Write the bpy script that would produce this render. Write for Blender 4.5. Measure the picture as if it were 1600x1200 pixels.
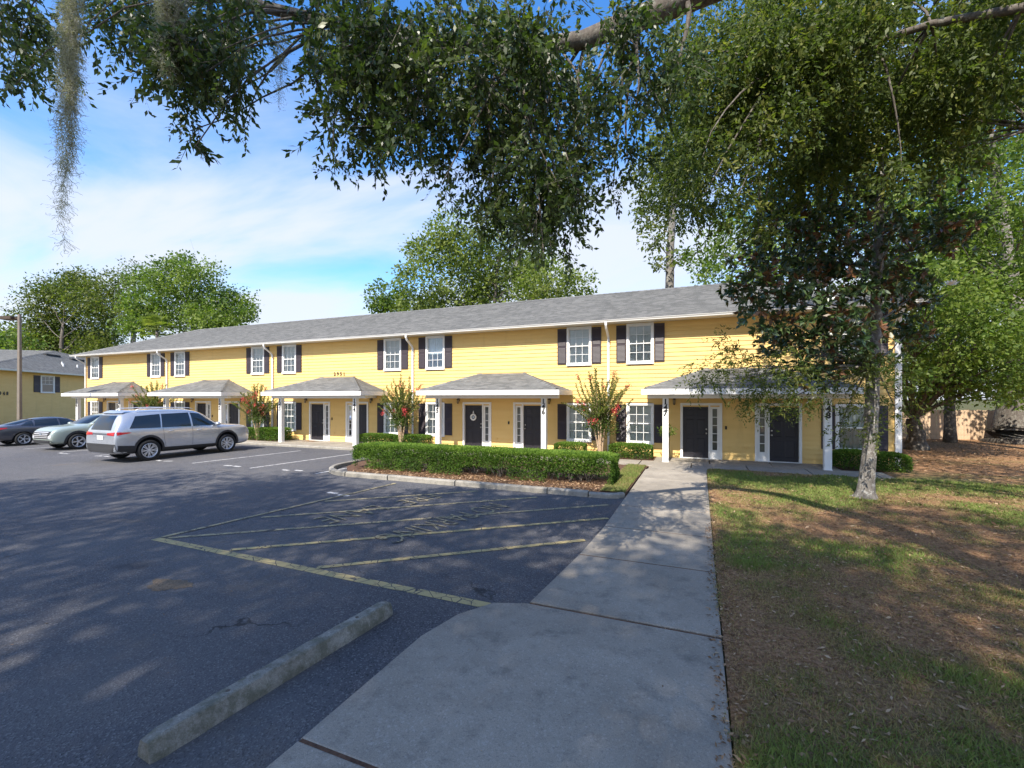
import bpy, bmesh, math, random
import numpy as np
from mathutils import Vector, Matrix
from mathutils.bvhtree import BVHTree

for o in list(bpy.data.objects):
    bpy.data.objects.remove(o, do_unlink=True)
scene = bpy.context.scene
COL = scene.collection
R = math.radians
rng = np.random.default_rng(7)
random.seed(7)

# ------------------------------------------------------------------ camera
cam_d = bpy.data.cameras.new('camera')
cam_d.sensor_fit = 'HORIZONTAL'
cam_d.sensor_width = 36.0
cam_d.lens = 707.0 / 1600.0 * 36.0
cam_d.shift_y = 22.0 / 1600.0
cam_d.clip_start = 0.05
cam_d.clip_end = 3000.0
cam = bpy.data.objects.new('camera', cam_d)
COL.objects.link(cam)
cam.location = (0, 0, 2.45)
cam.rotation_euler = (R(90), 0, R(22.51))
scene.camera = cam

# ------------------------------------------------------------------ sky and sun
SUN_EL = R(47.0)
SUN_DIR = Vector((-0.03, -math.cos(SUN_EL), math.sin(SUN_EL))).normalized()
world = bpy.data.worlds.new('World')
scene.world = world
world.use_nodes = True
nt = world.node_tree
nt.nodes.clear()
def wn(t, **k):
    n = nt.nodes.new(t)
    for a, b in k.items(): setattr(n, a, b)
    return n
sky = wn('ShaderNodeTexSky', sky_type='NISHITA', sun_disc=False)
sky.sun_elevation = SUN_EL
sky.sun_rotation = math.pi
sky.altitude = 0
sky.air_density = 1.0
sky.dust_density = 0.6
sky.ozone_density = 3.0
tc = wn('ShaderNodeTexCoord')
sep = wn('ShaderNodeSeparateXYZ')
nt.links.new(tc.outputs['Generated'], sep.inputs[0])
# project the view direction onto a cloud layer: (x, y) / (z + 0.12)
den = wn('ShaderNodeMath', operation='ADD'); den.inputs[1].default_value = 0.16
nt.links.new(sep.outputs['Z'], den.inputs[0])
mx = wn('ShaderNodeMath', operation='MAXIMUM'); mx.inputs[1].default_value = 0.05
nt.links.new(den.outputs[0], mx.inputs[0])
dx = wn('ShaderNodeMath', operation='DIVIDE'); dy = wn('ShaderNodeMath', operation='DIVIDE')
nt.links.new(sep.outputs['X'], dx.inputs[0]); nt.links.new(mx.outputs[0], dx.inputs[1])
nt.links.new(sep.outputs['Y'], dy.inputs[0]); nt.links.new(mx.outputs[0], dy.inputs[1])
cmb = wn('ShaderNodeCombineXYZ')
nt.links.new(dx.outputs[0], cmb.inputs[0]); nt.links.new(dy.outputs[0], cmb.inputs[1])
cl = wn('ShaderNodeTexNoise'); cl.inputs['Scale'].default_value = 0.95; cl.inputs['Detail'].default_value = 9
cl.inputs['Roughness'].default_value = 0.52; cl.inputs['Distortion'].default_value = 0.5
mpw = wn('ShaderNodeMapping'); mpw.inputs['Location'].default_value = (5.3, 0.4, 0); mpw.inputs['Rotation'].default_value = (0, 0, R(35)); mpw.inputs['Scale'].default_value = (0.7, 1.25, 1)
nt.links.new(cmb.outputs[0], mpw.inputs[0]); nt.links.new(mpw.outputs[0], cl.inputs['Vector'])
# more cloud towards the horizon, thin overhead
hz = wn('ShaderNodeMapRange'); hz.inputs[1].default_value = 0.0; hz.inputs[2].default_value = 0.62; hz.inputs[3].default_value = 0.27; hz.inputs[4].default_value = -0.10
nt.links.new(sep.outputs['Z'], hz.inputs[0])
ad = wn('ShaderNodeMath', operation='ADD')
nt.links.new(cl.outputs['Fac'], ad.inputs[0]); nt.links.new(hz.outputs[0], ad.inputs[1])
mr = wn('ShaderNodeMapRange', interpolation_type='SMOOTHSTEP'); mr.inputs[1].default_value = 0.42; mr.inputs[2].default_value = 0.70; mr.inputs[4].default_value = 0.93
nt.links.new(ad.outputs[0], mr.inputs[0])
mixc = wn('ShaderNodeMix', data_type='RGBA')
hs = wn('ShaderNodeHueSaturation'); hs.inputs['Hue'].default_value = 0.504; hs.inputs['Saturation'].default_value = 1.28; hs.inputs['Value'].default_value = 0.64
nt.links.new(sky.outputs[0], hs.inputs['Color'])
nt.links.new(mr.outputs[0], mixc.inputs['Factor'])
nt.links.new(hs.outputs[0], mixc.inputs['A'])
mixc.inputs['B'].default_value = (1.62, 1.72, 1.95, 1)
bg = wn('ShaderNodeBackground'); bg.inputs['Strength'].default_value = 0.15
nt.links.new(mixc.outputs['Result'], bg.inputs['Color'])
wo = wn('ShaderNodeOutputWorld')
nt.links.new(bg.outputs[0], wo.inputs['Surface'])

sun_d = bpy.data.lights.new('sun', 'SUN')
sun_d.energy = 2.45
sun_d.angle = R(0.53)
sun_d.color = (1.0, 0.93, 0.82)
sun = bpy.data.objects.new('sun', sun_d)
COL.objects.link(sun)
sun.rotation_euler = SUN_DIR.to_track_quat('Z', 'Y').to_euler()
sun.location = (0, -30, 40)

scene.view_settings.view_transform = 'Standard'
scene.view_settings.look = 'None'
scene.view_settings.gamma = 1.0
scene.view_settings.use_curve_mapping = False
scene.view_settings.exposure = 1.88
scene.render.engine = 'CYCLES'
scene.cycles.max_bounces = 8
scene.cycles.diffuse_bounces = 5
scene.cycles.glossy_bounces = 3
scene.cycles.transparent_max_bounces = 12

# ------------------------------------------------------------------ helpers
def mesh_obj(name, me, mat, parent=None):
    o = bpy.data.objects.new(name, me)
    COL.objects.link(o)
    if mat is not None and len(me.materials) == 0: me.materials.append(mat)
    if parent is not None: o.parent = parent
    return o
def empty(name, loc=(0, 0, 0), rz=0):
    o = bpy.data.objects.new(name, None); COL.objects.link(o)
    o.empty_display_size = 0.2
    o.location = loc; o.rotation_euler = (0, 0, rz)
    return o
def tag(o, label=None, cat=None, group=None, kind=None):
    if label: o['label'] = label
    if cat: o['category'] = cat
    if group: o['group'] = group
    if kind: o['kind'] = kind
    return o
def copy_tree(o, parent=None):
    c = o.copy(); COL.objects.link(c)
    if parent is not None: c.parent = parent
    for ch in [k for k in bpy.data.objects if k.parent == o]: copy_tree(ch, c)
    return c
class MB:
    """collects boxes, tubes, quads and prisms, then links them as one mesh object"""
    def __init__(s): s.v = []; s.f = []; s.sm = False
    def add(s, vs, fs):
        n = len(s.v); s.v += [tuple(v) for v in vs]; s.f += [tuple(i + n for i in f) for f in fs]; return s
    def box(s, x0, x1, y0, y1, z0, z1):
        return s.add([(x0,y0,z0),(x1,y0,z0),(x1,y1,z0),(x0,y1,z0),(x0,y0,z1),(x1,y0,z1),(x1,y1,z1),(x0,y1,z1)],
                     [(0,3,2,1),(4,5,6,7),(0,1,5,4),(1,2,6,5),(2,3,7,6),(3,0,4,7)])
    def quad(s, a, b, c, d): return s.add([a, b, c, d], [(0, 1, 2, 3)])
    def prism(s, pts, z0, z1):
        n = len(pts)
        vs = [(p[0], p[1], z0) for p in pts] + [(p[0], p[1], z1) for p in pts]
        return s.add(vs, [tuple(range(n-1, -1, -1)), tuple(range(n, 2*n))] + [(i, (i+1) % n, n + (i+1) % n, n + i) for i in range(n)])
    def tube(s, pts, rad, k=8, cap=True, jit=0.0):
        pts = [Vector(p) for p in pts]
        if not hasattr(rad, '__len__'): rad = [rad] * len(pts)
        n0 = len(s.v); up = Vector((0.31, 0.17, 0.93))
        for i, p in enumerate(pts):
            d = (pts[min(i+1, len(pts)-1)] - pts[max(i-1, 0)])
            if d.length < 1e-9: d = Vector((0, 0, 1))
            d.normalize()
            a = d.cross(up)
            if a.length < 0.1: a = d.cross(Vector((1, 0, 0)))
            a.normalize(); b = d.cross(a)
            for j in range(k):
                t = 2*math.pi*j/k; r = rad[i] * (1 + (random.uniform(-jit, jit) if jit else 0))
                q = p + (a*math.cos(t) + b*math.sin(t))*r
                s.v.append(tuple(q))
        for i in range(len(pts)-1):
            for j in range(k):
                s.f.append((n0+i*k+j, n0+i*k+(j+1) % k, n0+(i+1)*k+(j+1) % k, n0+(i+1)*k+j))
        if cap:
            s.f.append(tuple(n0+j for j in range(k-1, -1, -1)))
            s.f.append(tuple(n0+(len(pts)-1)*k+j for j in range(k)))
        return s
    def lathe(s, prof, k=20, axis='z', c=(0, 0, 0)):
        n0 = len(s.v)
        for (r, h) in prof:
            for j in range(k):
                t = 2*math.pi*j/k; a, b = r*math.cos(t), r*math.sin(t)
                p = (a, b, h) if axis == 'z' else ((h, a, b) if axis == 'x' else (a, h, b))
                s.v.append((p[0]+c[0], p[1]+c[1], p[2]+c[2]))
        for i in range(len(prof)-1):
            for j in range(k):
                s.f.append((n0+i*k+j, n0+i*k+(j+1) % k, n0+(i+1)*k+(j+1) % k, n0+(i+1)*k+j))
        return s
    def mesh(s, name, smooth=False, bevel=0.0):
        me = bpy.data.meshes.new(name)
        me.from_pydata(s.v, [], s.f)
        bm = bmesh.new(); bm.from_mesh(me)
        if bevel > 0:
            bmesh.ops.bevel(bm, geom=list(bm.edges), offset=bevel, segments=1, affect='EDGES', clamp_overlap=True)
        bmesh.ops.recalc_face_normals(bm, faces=bm.faces)
        bm.to_mesh(me); bm.free()
        if smooth: me.polygons.foreach_set('use_smooth', [True]*len(me.polygons))
        me.update()
        return me
    def build(s, name, mat, parent=None, smooth=False, bevel=0.0):
        return mesh_obj(name, s.mesh(name, smooth, bevel), mat, parent)
def fast_mesh(name, V, k, tint=None, mat=None, parent=None, smooth=False):
    """V: (N*k, 3) vertices, every k of them one face; tint: one value per face"""
    V = np.ascontiguousarray(V, dtype=np.float32); n = len(V) // k
    me = bpy.data.meshes.new(name)
    me.vertices.add(n*k); me.vertices.foreach_set('co', V.ravel())
    me.loops.add(n*k); me.loops.foreach_set('vertex_index', np.arange(n*k, dtype=np.int32))
    me.polygons.add(n); me.polygons.foreach_set('loop_start', np.arange(0, n*k, k, dtype=np.int32))
    try: me.polygons.foreach_set('loop_total', np.full(n, k, dtype=np.int32))
    except Exception: pass
    if smooth: me.polygons.foreach_set('use_smooth', np.ones(n, dtype=bool))
    me.update(calc_edges=True)
    if tint is not None:
        a = me.attributes.new('tint', 'FLOAT', 'FACE'); a.data.foreach_set('value', np.asarray(tint, dtype=np.float32))
    return mesh_obj(name, me, mat, parent)
def unit(a): return a / np.maximum(np.linalg.norm(a, axis=1, keepdims=True), 1e-9)
def leaf_quads(C, D, L, Wd, droop=0.0):
    """diamond leaves: C base points, D axis directions, L lengths, Wd widths"""
    n = len(C); D = unit(D + np.array([0, 0, -droop]))
    S = unit(np.cross(D, rng.normal(size=(n, 3))))
    L = np.broadcast_to(L, (n,))[:, None]; Wd = np.broadcast_to(Wd, (n,))[:, None]
    Nn = np.cross(S, D)
    m = C + D*L*0.45
    V = np.stack([C, m + S*Wd*0.5 + Nn*Wd*0.12, C + D*L, m - S*Wd*0.5 + Nn*Wd*0.12], axis=1)
    return V.reshape(-1, 3)
def clump_leaves(blobs, density, L, Wd, droop=0.2, clump=0.28, shell=0.55, size_var=0.3, flat=1.0):
    """leaves in many small clumps spread through ellipsoid blobs (x,y,z,r)"""
    Vs, T = [], []
    for (x, y, z, r) in blobs:
        ncl = max(4, int(14 * density ** 0.5 * (1 if r < 1e9 else 1)))
        d = unit(rng.normal(size=(ncl, 3)))
        rad = (shell + (1-shell)*rng.random((ncl, 1))) ** 0.7
        cc = np.array([x, y, z]) + d*rad*r*np.array([1, 1, 0.85*flat])
        area = math.pi * r * r
        n = max(20, int(area * density / (0.5*L*Wd)))
        idx = rng.integers(0, ncl, n)
        off = np.clip(rng.normal(size=(n, 3)), -1.7, 1.7) * (clump*r) * np.array([1, 1, 0.8*flat])
        C = cc[idx] + off
        out = unit(C - np.array([x, y, z]) + 1e-6)
        D = unit(out*0.7 + rng.normal(size=(n, 3))*0.8)
        k = (1 + size_var*rng.normal(size=n)).clip(0.4, 1.8)
        Vs.append(leaf_quads(C, D, L*k, Wd*k, droop))
        ct = rng.random(ncl)
        T.append((0.6*ct[idx] + 0.4*rng.random(n)))
    return np.concatenate(Vs), np.concatenate(T)
def text_mesh(txt, size, bold=0.0, depth=0.0, width=1.0):
    cu = bpy.data.curves.new('lettering', 'FONT')
    cu.body = txt; cu.size = size; cu.offset = bold; cu.extrude = depth
    cu.align_x = 'CENTER'; cu.align_y = 'CENTER'; cu.resolution_u = 3
    o = bpy.data.objects.new('lettering', cu); COL.objects.link(o)
    dg = bpy.context.evaluated_depsgraph_get()
    me = bpy.data.meshes.new_from_object(o.evaluated_get(dg))
    bpy.data.objects.remove(o, do_unlink=True)
    return me
def vnoise(x, y, sc, seed=0):
    """smooth value noise, 0..1"""
    g = np.random.default_rng(100+seed).random((64, 64))
    x = np.asarray(x)*sc + 31.7; y = np.asarray(y)*sc + 17.3
    xi = np.floor(x).astype(int); yi = np.floor(y).astype(int); fx = x-xi; fy = y-yi
    fx = fx*fx*(3-2*fx); fy = fy*fy*(3-2*fy)
    a = g[xi % 64, yi % 64]; b = g[(xi+1) % 64, yi % 64]; c = g[xi % 64, (yi+1) % 64]; d = g[(xi+1) % 64, (yi+1) % 64]
    return (a*(1-fx)+b*fx)*(1-fy) + (c*(1-fx)+d*fx)*fy

# ------------------------------------------------------------------ materials
def mat_new(name):
    m = bpy.data.materials.new(name); m.use_nodes = True
    t = m.node_tree; t.nodes.clear()
    out = t.nodes.new('ShaderNodeOutputMaterial')
    return m, t, out
def bsdf(t, out, rough=0.6, metal=0.0, spec=0.4, coat=0.0):
    b = t.nodes.new('ShaderNodeBsdfPrincipled')
    b.inputs['Roughness'].default_value = rough; b.inputs['Metallic'].default_value = metal
    b.inputs['Specular IOR Level'].default_value = spec; b.inputs['Coat Weight'].default_value = coat
    b.inputs['Coat Roughness'].default_value = 0.04
    t.links.new(b.outputs[0], out.inputs['Surface'])
    return b
def N(t, ty, **k):
    n = t.nodes.new(ty)
    for a, b in k.items():
        if a in ('operation', 'data_type', 'blend_type', 'feature', 'interpolation_type', 'noise_dimensions', 'attribute_name', 'wave_type', 'bands_direction'): setattr(n, a, b)
        else: n.inputs[a.replace('_', ' ')].default_value = b
    return n
def coords(t, obj=True, scale=(1, 1, 1)):
    c = t.nodes.new('ShaderNodeTexCoord'); m = t.nodes.new('ShaderNodeMapping'); m.inputs['Scale'].default_value = scale
    if obj: t.links.new(c.outputs['Object'], m.inputs[0])
    else:
        g = t.nodes.new('ShaderNodeNewGeometry'); t.links.new(g.outputs['Position'], m.inputs[0])
    return m.outputs[0]
def noise(t, vec, scale, detail=4, rough=0.55):
    n = N(t, 'ShaderNodeTexNoise', Scale=scale, Detail=detail, Roughness=rough); t.links.new(vec, n.inputs['Vector']); return n.outputs['Fac']
def ramp(t, fac, stops):
    r = t.nodes.new('ShaderNodeValToRGB'); e = r.color_ramp.elements
    while len(e) > 1: e.remove(e[-1])
    e[0].position = stops[0][0]; e[0].color = (*stops[0][1], 1)
    for p, c in stops[1:]:
        q = e.new(p); q.color = (*c, 1)
    t.links.new(fac, r.inputs[0]); return r.outputs[0]
def mixrgb(t, fac, a, b, mode='MIX'):
    m = t.nodes.new('ShaderNodeMix'); m.data_type = 'RGBA'; m.blend_type = mode
    for s, v in (('Factor', fac), ('A', a), ('B', b)):
        if hasattr(v, 'is_linked') or hasattr(v, 'links'): t.links.new(v, m.inputs[s])
        else: m.inputs[s].default_value = v if s == 'Factor' else (*v, 1)
    return m.outputs['Result']
def maprange(t, v, a, b, c=0.0, d=1.0):
    m = t.nodes.new('ShaderNodeMapRange'); m.inputs[1].default_value = a; m.inputs[2].default_value = b; m.inputs[3].default_value = c; m.inputs[4].default_value = d
    t.links.new(v, m.inputs[0]); return m.outputs[0]
def bump(t, b, h, strength=0.3, dist=0.01):
    n = N(t, 'ShaderNodeBump', Strength=strength, Distance=dist); t.links.new(h, n.inputs['Height']); t.links.new(n.outputs[0], b.inputs['Normal'])
def simple(name, col, rough=0.6, metal=0.0, spec=0.4, var=0.12, scale=6.0, coat=0.0, bmp=0.0):
    """base colour with gentle grain and soiling"""
    m, t, out = mat_new(name); b = bsdf(t, out, rough, metal, spec, coat)
    v = coords(t); n = noise(t, v, scale, 6, 0.65)
    lo = tuple(c*(1-var) for c in col); hi = tuple(min(1, c*(1+var)) for c in col)
    t.links.new(ramp(t, n, [(0.3, lo), (0.7, hi)]), b.inputs['Base Color'])
    if bmp: bump(t, b, noise(t, v, scale*12, 4), bmp, 0.004)
    return m
def foliage(name, cols, rough=0.5, trans=0.35, spec=0.35, back=None):
    m, t, out = mat_new(name)
    at = t.nodes.new('ShaderNodeAttribute'); at.attribute_name = 'tint'
    n = len(cols)
    c = ramp(t, at.outputs['Fac'], [(i/(n-1), cols[i]) for i in range(n)])
    if back is not None:
        g = t.nodes.new('ShaderNodeNewGeometry')
        c = mixrgb(t, g.outputs['Backfacing'], c, back)
    b = t.nodes.new('ShaderNodeBsdfPrincipled'); b.inputs['Roughness'].default_value = rough; b.inputs['Specular IOR Level'].default_value = spec
    t.links.new(c, b.inputs['Base Color'])
    tr = t.nodes.new('ShaderNodeBsdfTranslucent')
    t.links.new(mixrgb(t, 1.0, c, (1.0, 1.15, 0.45), 'MULTIPLY'), tr.inputs['Color'])
    mx = t.nodes.new('ShaderNodeMixShader'); mx.inputs[0].default_value = trans
    t.links.new(b.outputs[0], mx.inputs[1]); t.links.new(tr.outputs[0], mx.inputs[2]); t.links.new(mx.outputs[0], out.inputs['Surface'])
    return m
M = {}
def mk_asphalt():
    m, t, out = mat_new('asphalt'); b = bsdf(t, out, 0.82, 0, 0.35)
    v = coords(t, False)
    big = noise(t, v, 0.35, 5, 0.6); med = noise(t, v, 2.2, 5, 0.6); fine = noise(t, v, 90, 3, 0.7)
    base = ramp(t, big, [(0.3, (0.064, 0.063, 0.068)), (0.55, (0.084, 0.082, 0.086)), (0.75, (0.118, 0.111, 0.106))])
    base = mixrgb(t, maprange(t, med, 0.45, 0.8, 0, 0.45), base, (0.054, 0.055, 0.062))
    vo = N(t, 'ShaderNodeTexVoronoi', Scale=75.0); t.links.new(v, vo.inputs['Vector'])
    sp = t.nodes.new('ShaderNodeSeparateColor'); t.links.new(vo.outputs['Color'], sp.inputs[0])
    base = mixrgb(t, maprange(t, sp.outputs[0], 0.72, 0.95, 0, 0.6), base, (0.21, 0.205, 0.205))
    base = mixrgb(t, maprange(t, sp.outputs[1], 0.75, 1.0, 0, 0.7), base, (0.012, 0.012, 0.014))
    base = mixrgb(t, maprange(t, noise(t, v, 0.16, 6, 0.7), 0.48, 0.68, 0, 0.5), base, (0.125, 0.12, 0.115))
    base = mixrgb(t, maprange(t, noise(t, v, 1.1, 2, 0.4), 0.70, 0.78, 0, 0.55), base, (0.030, 0.029, 0.030))
    # cracks: warped cell edges, only where a mask allows
    w = t.nodes.new('ShaderNodeVectorMath'); w.operation = 'MULTIPLY_ADD'
    nz = N(t, 'ShaderNodeTexNoise', Scale=1.6, Detail=5.0); t.links.new(v, nz.inputs['Vector'])
    t.links.new(nz.outputs['Color'], w.inputs[0]); w.inputs[1].default_value = (1.3, 1.3, 0); t.links.new(v, w.inputs[2])
    vc = N(t, 'ShaderNodeTexVoronoi', feature='DISTANCE_TO_EDGE', Scale=0.42); t.links.new(w.outputs[0], vc.inputs['Vector'])
    ck = maprange(t, vc.outputs['Distance'], 0.003, 0.010, 1, 0)
    mk = maprange(t, noise(t, v, 0.5, 3), 0.55, 0.66, 0, 0.8)
    cm = t.nodes.new('ShaderNodeMath'); cm.operation = 'MULTIPLY'; t.links.new(ck, cm.inputs[0]); t.links.new(mk, cm.inputs[1])
    base = mixrgb(t, cm.outputs[0], base, (0.012, 0.012, 0.013))
    # tan silt washed into shallow hollows
    silt = maprange(t, noise(t, v, 0.8, 6, 0.7), 0.58, 0.76, 0, 0.42)
    base = mixrgb(t, silt, base, (0.16, 0.115, 0.07))
    t.links.new(base, b.inputs['Base Color'])
    h = t.nodes.new('ShaderNodeMath'); h.operation = 'SUBTRACT'; t.links.new(vo.outputs['Distance'], h.inputs[0]); t.links.new(cm.outputs[0], h.inputs[1])
    bump(t, b, h.outputs[0], 0.55, 0.008)
    return m
def mk_concrete(name, a, bcol, moss=0.0, scale=1.0):
    m, t, out = mat_new(name); b = bsdf(t, out, 0.88, 0, 0.25)
    v = coords(t, False)
    big = noise(t, v, 0.9*scale, 6, 0.65); fine = noise(t, v, 120, 3, 0.6)
    c = ramp(t, big, [(0.3, a), (0.7, bcol)])
    vo = N(t, 'ShaderNodeTexVoronoi', Scale=70.0); t.links.new(v, vo.inputs['Vector']); sp = t.nodes.new('ShaderNodeSeparateColor'); t.links.new(vo.outputs['Color'], sp.inputs[0])
    c = mixrgb(t, maprange(t, fine, 0.35, 0.65, 0.0, 0.5), c, tuple(x*0.5 for x in a))
    c = mixrgb(t, maprange(t, sp.outputs[0], 0.80, 0.98, 0.0, 0.28), c, (0.10, 0.095, 0.085)); c = mixrgb(t, maprange(t, sp.outputs[1], 0.8, 1.0, 0.0, 0.25), c, (0.55, 0.52, 0.47))
    c = mixrgb(t, maprange(t, noise(t, v, 0.55, 6, 0.65), 0.42, 0.7, 0, 0.55), c, (0.165, 0.145, 0.118))
    st = maprange(t, noise(t, v, 3.5*scale, 8, 0.75), 0.52, 0.72, 0, 0.6)
    c = mixrgb(t, st, c, (0.085, 0.080, 0.072))
    if moss:
        mo = maprange(t, noise(t, v, 6.0, 8, 0.75), 0.40, 0.58, 0, moss)
        c = mixrgb(t, mo, c, (0.060, 0.062, 0.032))
    t.links.new(c, b.inputs['Base Color']); bump(t, b, fine, 0.35, 0.004)
    return m
def mk_paint(name, col, under, wear=0.5):
    m, t, out = mat_new(name); b = bsdf(t, out, 0.75, 0, 0.3)
    v = coords(t, False)
    n1 = noise(t, v, 5.0, 8, 0.75); n2 = noise(t, v, 60, 3, 0.7)
    s = t.nodes.new('ShaderNodeMath'); s.operation = 'MULTIPLY_ADD'; s.inputs[1].default_value = 0.35
    t.links.new(n2, s.inputs[0]); t.links.new(n1, s.inputs[2])
    f = maprange(t, s.outputs[0], wear, wear+0.16, 1, 0)
    cr = N(t, 'ShaderNodeTexVoronoi', feature='DISTANCE_TO_EDGE', Scale=5.5); t.links.new(v, cr.inputs['Vector'])
    ck = maprange(t, cr.outputs['Distance'], 0.012, 0.035, 0, 1)
    mm = t.nodes.new('ShaderNodeMath'); mm.operation = 'MULTIPLY'; t.links.new(f, mm.inputs[0]); t.links.new(ck, mm.inputs[1])
    t.links.new(mixrgb(t, mm.outputs[0], under, col), b.inputs['Base Color'])
    return m
def mk_shingle():
    m, t, out = mat_new('asphalt_shingle'); b = bsdf(t, out, 0.9, 0, 0.25)
    v = coords(t, False)
    br = N(t, 'ShaderNodeTexVoronoi', Scale=1.0)
    mp = t.nodes.new('ShaderNodeMapping'); mp.inputs['Scale'].default_value = (3.4, 7.6, 0.0); t.links.new(v, mp.inputs[0]); t.links.new(mp.outputs[0], br.inputs['Vector'])
    sp = t.nodes.new('ShaderNodeSeparateColor'); t.links.new(br.outputs['Color'], sp.inputs[0])
    c = ramp(t, sp.outputs[0], [(0.0, (0.085, 0.085, 0.081)), (0.5, (0.122, 0.122, 0.116)), (1.0, (0.17, 0.168, 0.16))])
    st = noise(t, mapping_stretch(t, v, (1.2, 0.25, 0.25)), 1.4, 6, 0.7)
    c = mixrgb(t, maprange(t, st, 0.5, 0.72, 0, 0.6), c, (0.07, 0.072, 0.07))
    c = mixrgb(t, maprange(t, noise(t, v, 110, 2), 0.4, 0.7, 0, 0.35), c, (0.30, 0.30, 0.29))
    t.links.new(c, b.inputs['Base Color']); bump(t, b, noise(t, v, 60, 3), 0.5, 0.006)
    return m
def mapping_stretch(t, v, s):
    m = t.nodes.new('ShaderNodeMapping'); m.inputs['Scale'].default_value = s; t.links.new(v, m.inputs[0]); return m.outputs[0]
def mk_siding():
    m, t, out = mat_new('yellow_siding'); b = bsdf(t, out, 0.6, 0, 0.3)
    v = coords(t, False)
    n = noise(t, mapping_stretch(t, v, (0.5, 1, 4)), 1.2, 6, 0.6)
    c = ramp(t, n, [(0.3, (0.73, 0.49, 0.17)), (0.7, (0.79, 0.545, 0.205))])
    st = maprange(t, noise(t, mapping_stretch(t, v, (2.5, 1, 0.35)), 1.5, 7, 0.7), 0.54, 0.8, 0, 0.40)
    c = mixrgb(t, st, c, (0.50, 0.33, 0.12))
    t.links.new(c, b.inputs['Base Color']); bump(t, b, noise(t, mapping_stretch(t, v, (2, 1, 40)), 2.0, 4), 0.12, 0.003)
    return m
def mk_glass(name='window_glass', tint=(0.93, 0.97, 0.97), refl=0.04):
    m, t, out = mat_new(name)
    tr = t.nodes.new('ShaderNodeBsdfTransparent'); tr.inputs[0].default_value = (*tint, 1)
    gl = t.nodes.new('ShaderNodeBsdfGlossy'); gl.inputs['Roughness'].default_value = 0.02
    v = coords(t, False); nb = N(t, 'ShaderNodeBump', Strength=0.06, Distance=0.05); t.links.new(noise(t, v, 1.1, 2), nb.inputs['Height']); t.links.new(nb.outputs[0], gl.inputs['Normal'])
    fr = t.nodes.new('ShaderNodeFresnel'); fr.inputs['IOR'].default_value = 1.5
    ad = t.nodes.new('ShaderNodeMath'); ad.operation = 'ADD'; ad.inputs[1].default_value = refl; t.links.new(fr.outputs[0], ad.inputs[0])
    mx = t.nodes.new('ShaderNodeMixShader'); t.links.new(ad.outputs[0], mx.inputs[0]); t.links.new(tr.outputs[0], mx.inputs[1]); t.links.new(gl.outputs[0], mx.inputs[2])
    t.links.new(mx.outputs[0], out.inputs['Surface']); return m
def mk_bark(name, a, bcol, lich, sc=1.0, lf=0.5):
    m, t, out = mat_new(name); b = bsdf(t, out, 0.92, 0, 0.2)
    v = coords(t, False); vs = mapping_stretch(t, v, (3, 3, 0.8))
    n = noise(t, vs, 6*sc, 8, 0.7)
    c = ramp(t, n, [(0.3, a), (0.7, bcol)])
    l = maprange(t, noise(t, v, 9*sc, 6, 0.7), 0.52, 0.60, 0, lf)
    c = mixrgb(t, l, c, lich)
    t.links.new(c, b.inputs['Base Color']); bump(t, b, n, 0.8, 0.03)
    return m
M['asphalt'] = mk_asphalt()
M['concrete'] = mk_concrete('pavement_concrete', (0.29, 0.255, 0.205), (0.42, 0.37, 0.30))
M['kerb'] = mk_concrete('kerb_concrete', (0.30, 0.275, 0.235), (0.44, 0.41, 0.35), 0.15, 2.0)
M['stop'] = mk_concrete('mossy_concrete', (0.26, 0.245, 0.21), (0.42, 0.395, 0.34), 0.62, 2.0)
M['yellow_paint'] = mk_paint('worn_yellow_paint', (0.42, 0.33, 0.15), (0.055, 0.055, 0.06), 0.72)
M['faint_paint'] = mk_paint('faded_yellow_paint', (0.36, 0.30, 0.17), (0.05, 0.05, 0.055), 0.66)
M['white_paint'] = mk_paint('worn_white_paint', (0.50, 0.49, 0.47), (0.055, 0.055, 0.06), 0.74)
M['shingle'] = mk_shingle()
M['siding'] = mk_siding()
M['white'] = simple('white_trim', (0.78, 0.77, 0.74), 0.5, var=0.05, scale=2.5)
M['offwhite'] = simple('soffit_vinyl', (0.72, 0.68, 0.58), 0.6, var=0.06, scale=2)
M['shutter'] = simple('dark_shutter', (0.040, 0.030, 0.036), 0.5, var=0.12, scale=3)
M['door'] = simple('dark_door', (0.022, 0.020, 0.026), 0.42, var=0.12, scale=3)
M['dark'] = simple('dark_interior', (0.03, 0.03, 0.03), 0.8)
M['blind'] = simple('blind_slats', (0.78, 0.78, 0.74), 0.6, var=0.06)
M['curtain'] = simple('pale_blue_curtain', (0.50, 0.58, 0.66), 0.8, var=0.08)
M['glass'] = mk_glass()
M['metal'] = simple('satin_nickel', (0.55, 0.53, 0.5), 0.3, 0.9, 0.5, 0.05)
M['black'] = simple('black_metal', (0.015, 0.015, 0.016), 0.5)
M['bronze'] = simple('bronze_metal', (0.09, 0.065, 0.045), 0.5, 0.5)
M['amber'] = simple('lantern_glass', (0.35, 0.28, 0.18), 0.2)
M['greyroom'] = simple('grey_shade', (0.34, 0.36, 0.34), 0.8)
M['room'] = simple('dim_room', (0.16, 0.15, 0.14), 0.8)
M['lamp'] = simple('lamp_bronze', (0.21, 0.175, 0.14), 0.5, 0.3)
M['mulch'] = simple('brown_mulch', (0.10, 0.052, 0.030), 0.95, var=0.55, scale=22, bmp=0.8)
M['wood'] = simple('fence_wood', (0.52, 0.37, 0.24), 0.85, var=0.25, scale=4, bmp=0.3)
M['oakbark'] = mk_bark('oak_bark', (0.06, 0.05, 0.042), (0.15, 0.13, 0.11), (0.26, 0.25, 0.21), 1.0, 0.5)
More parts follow.
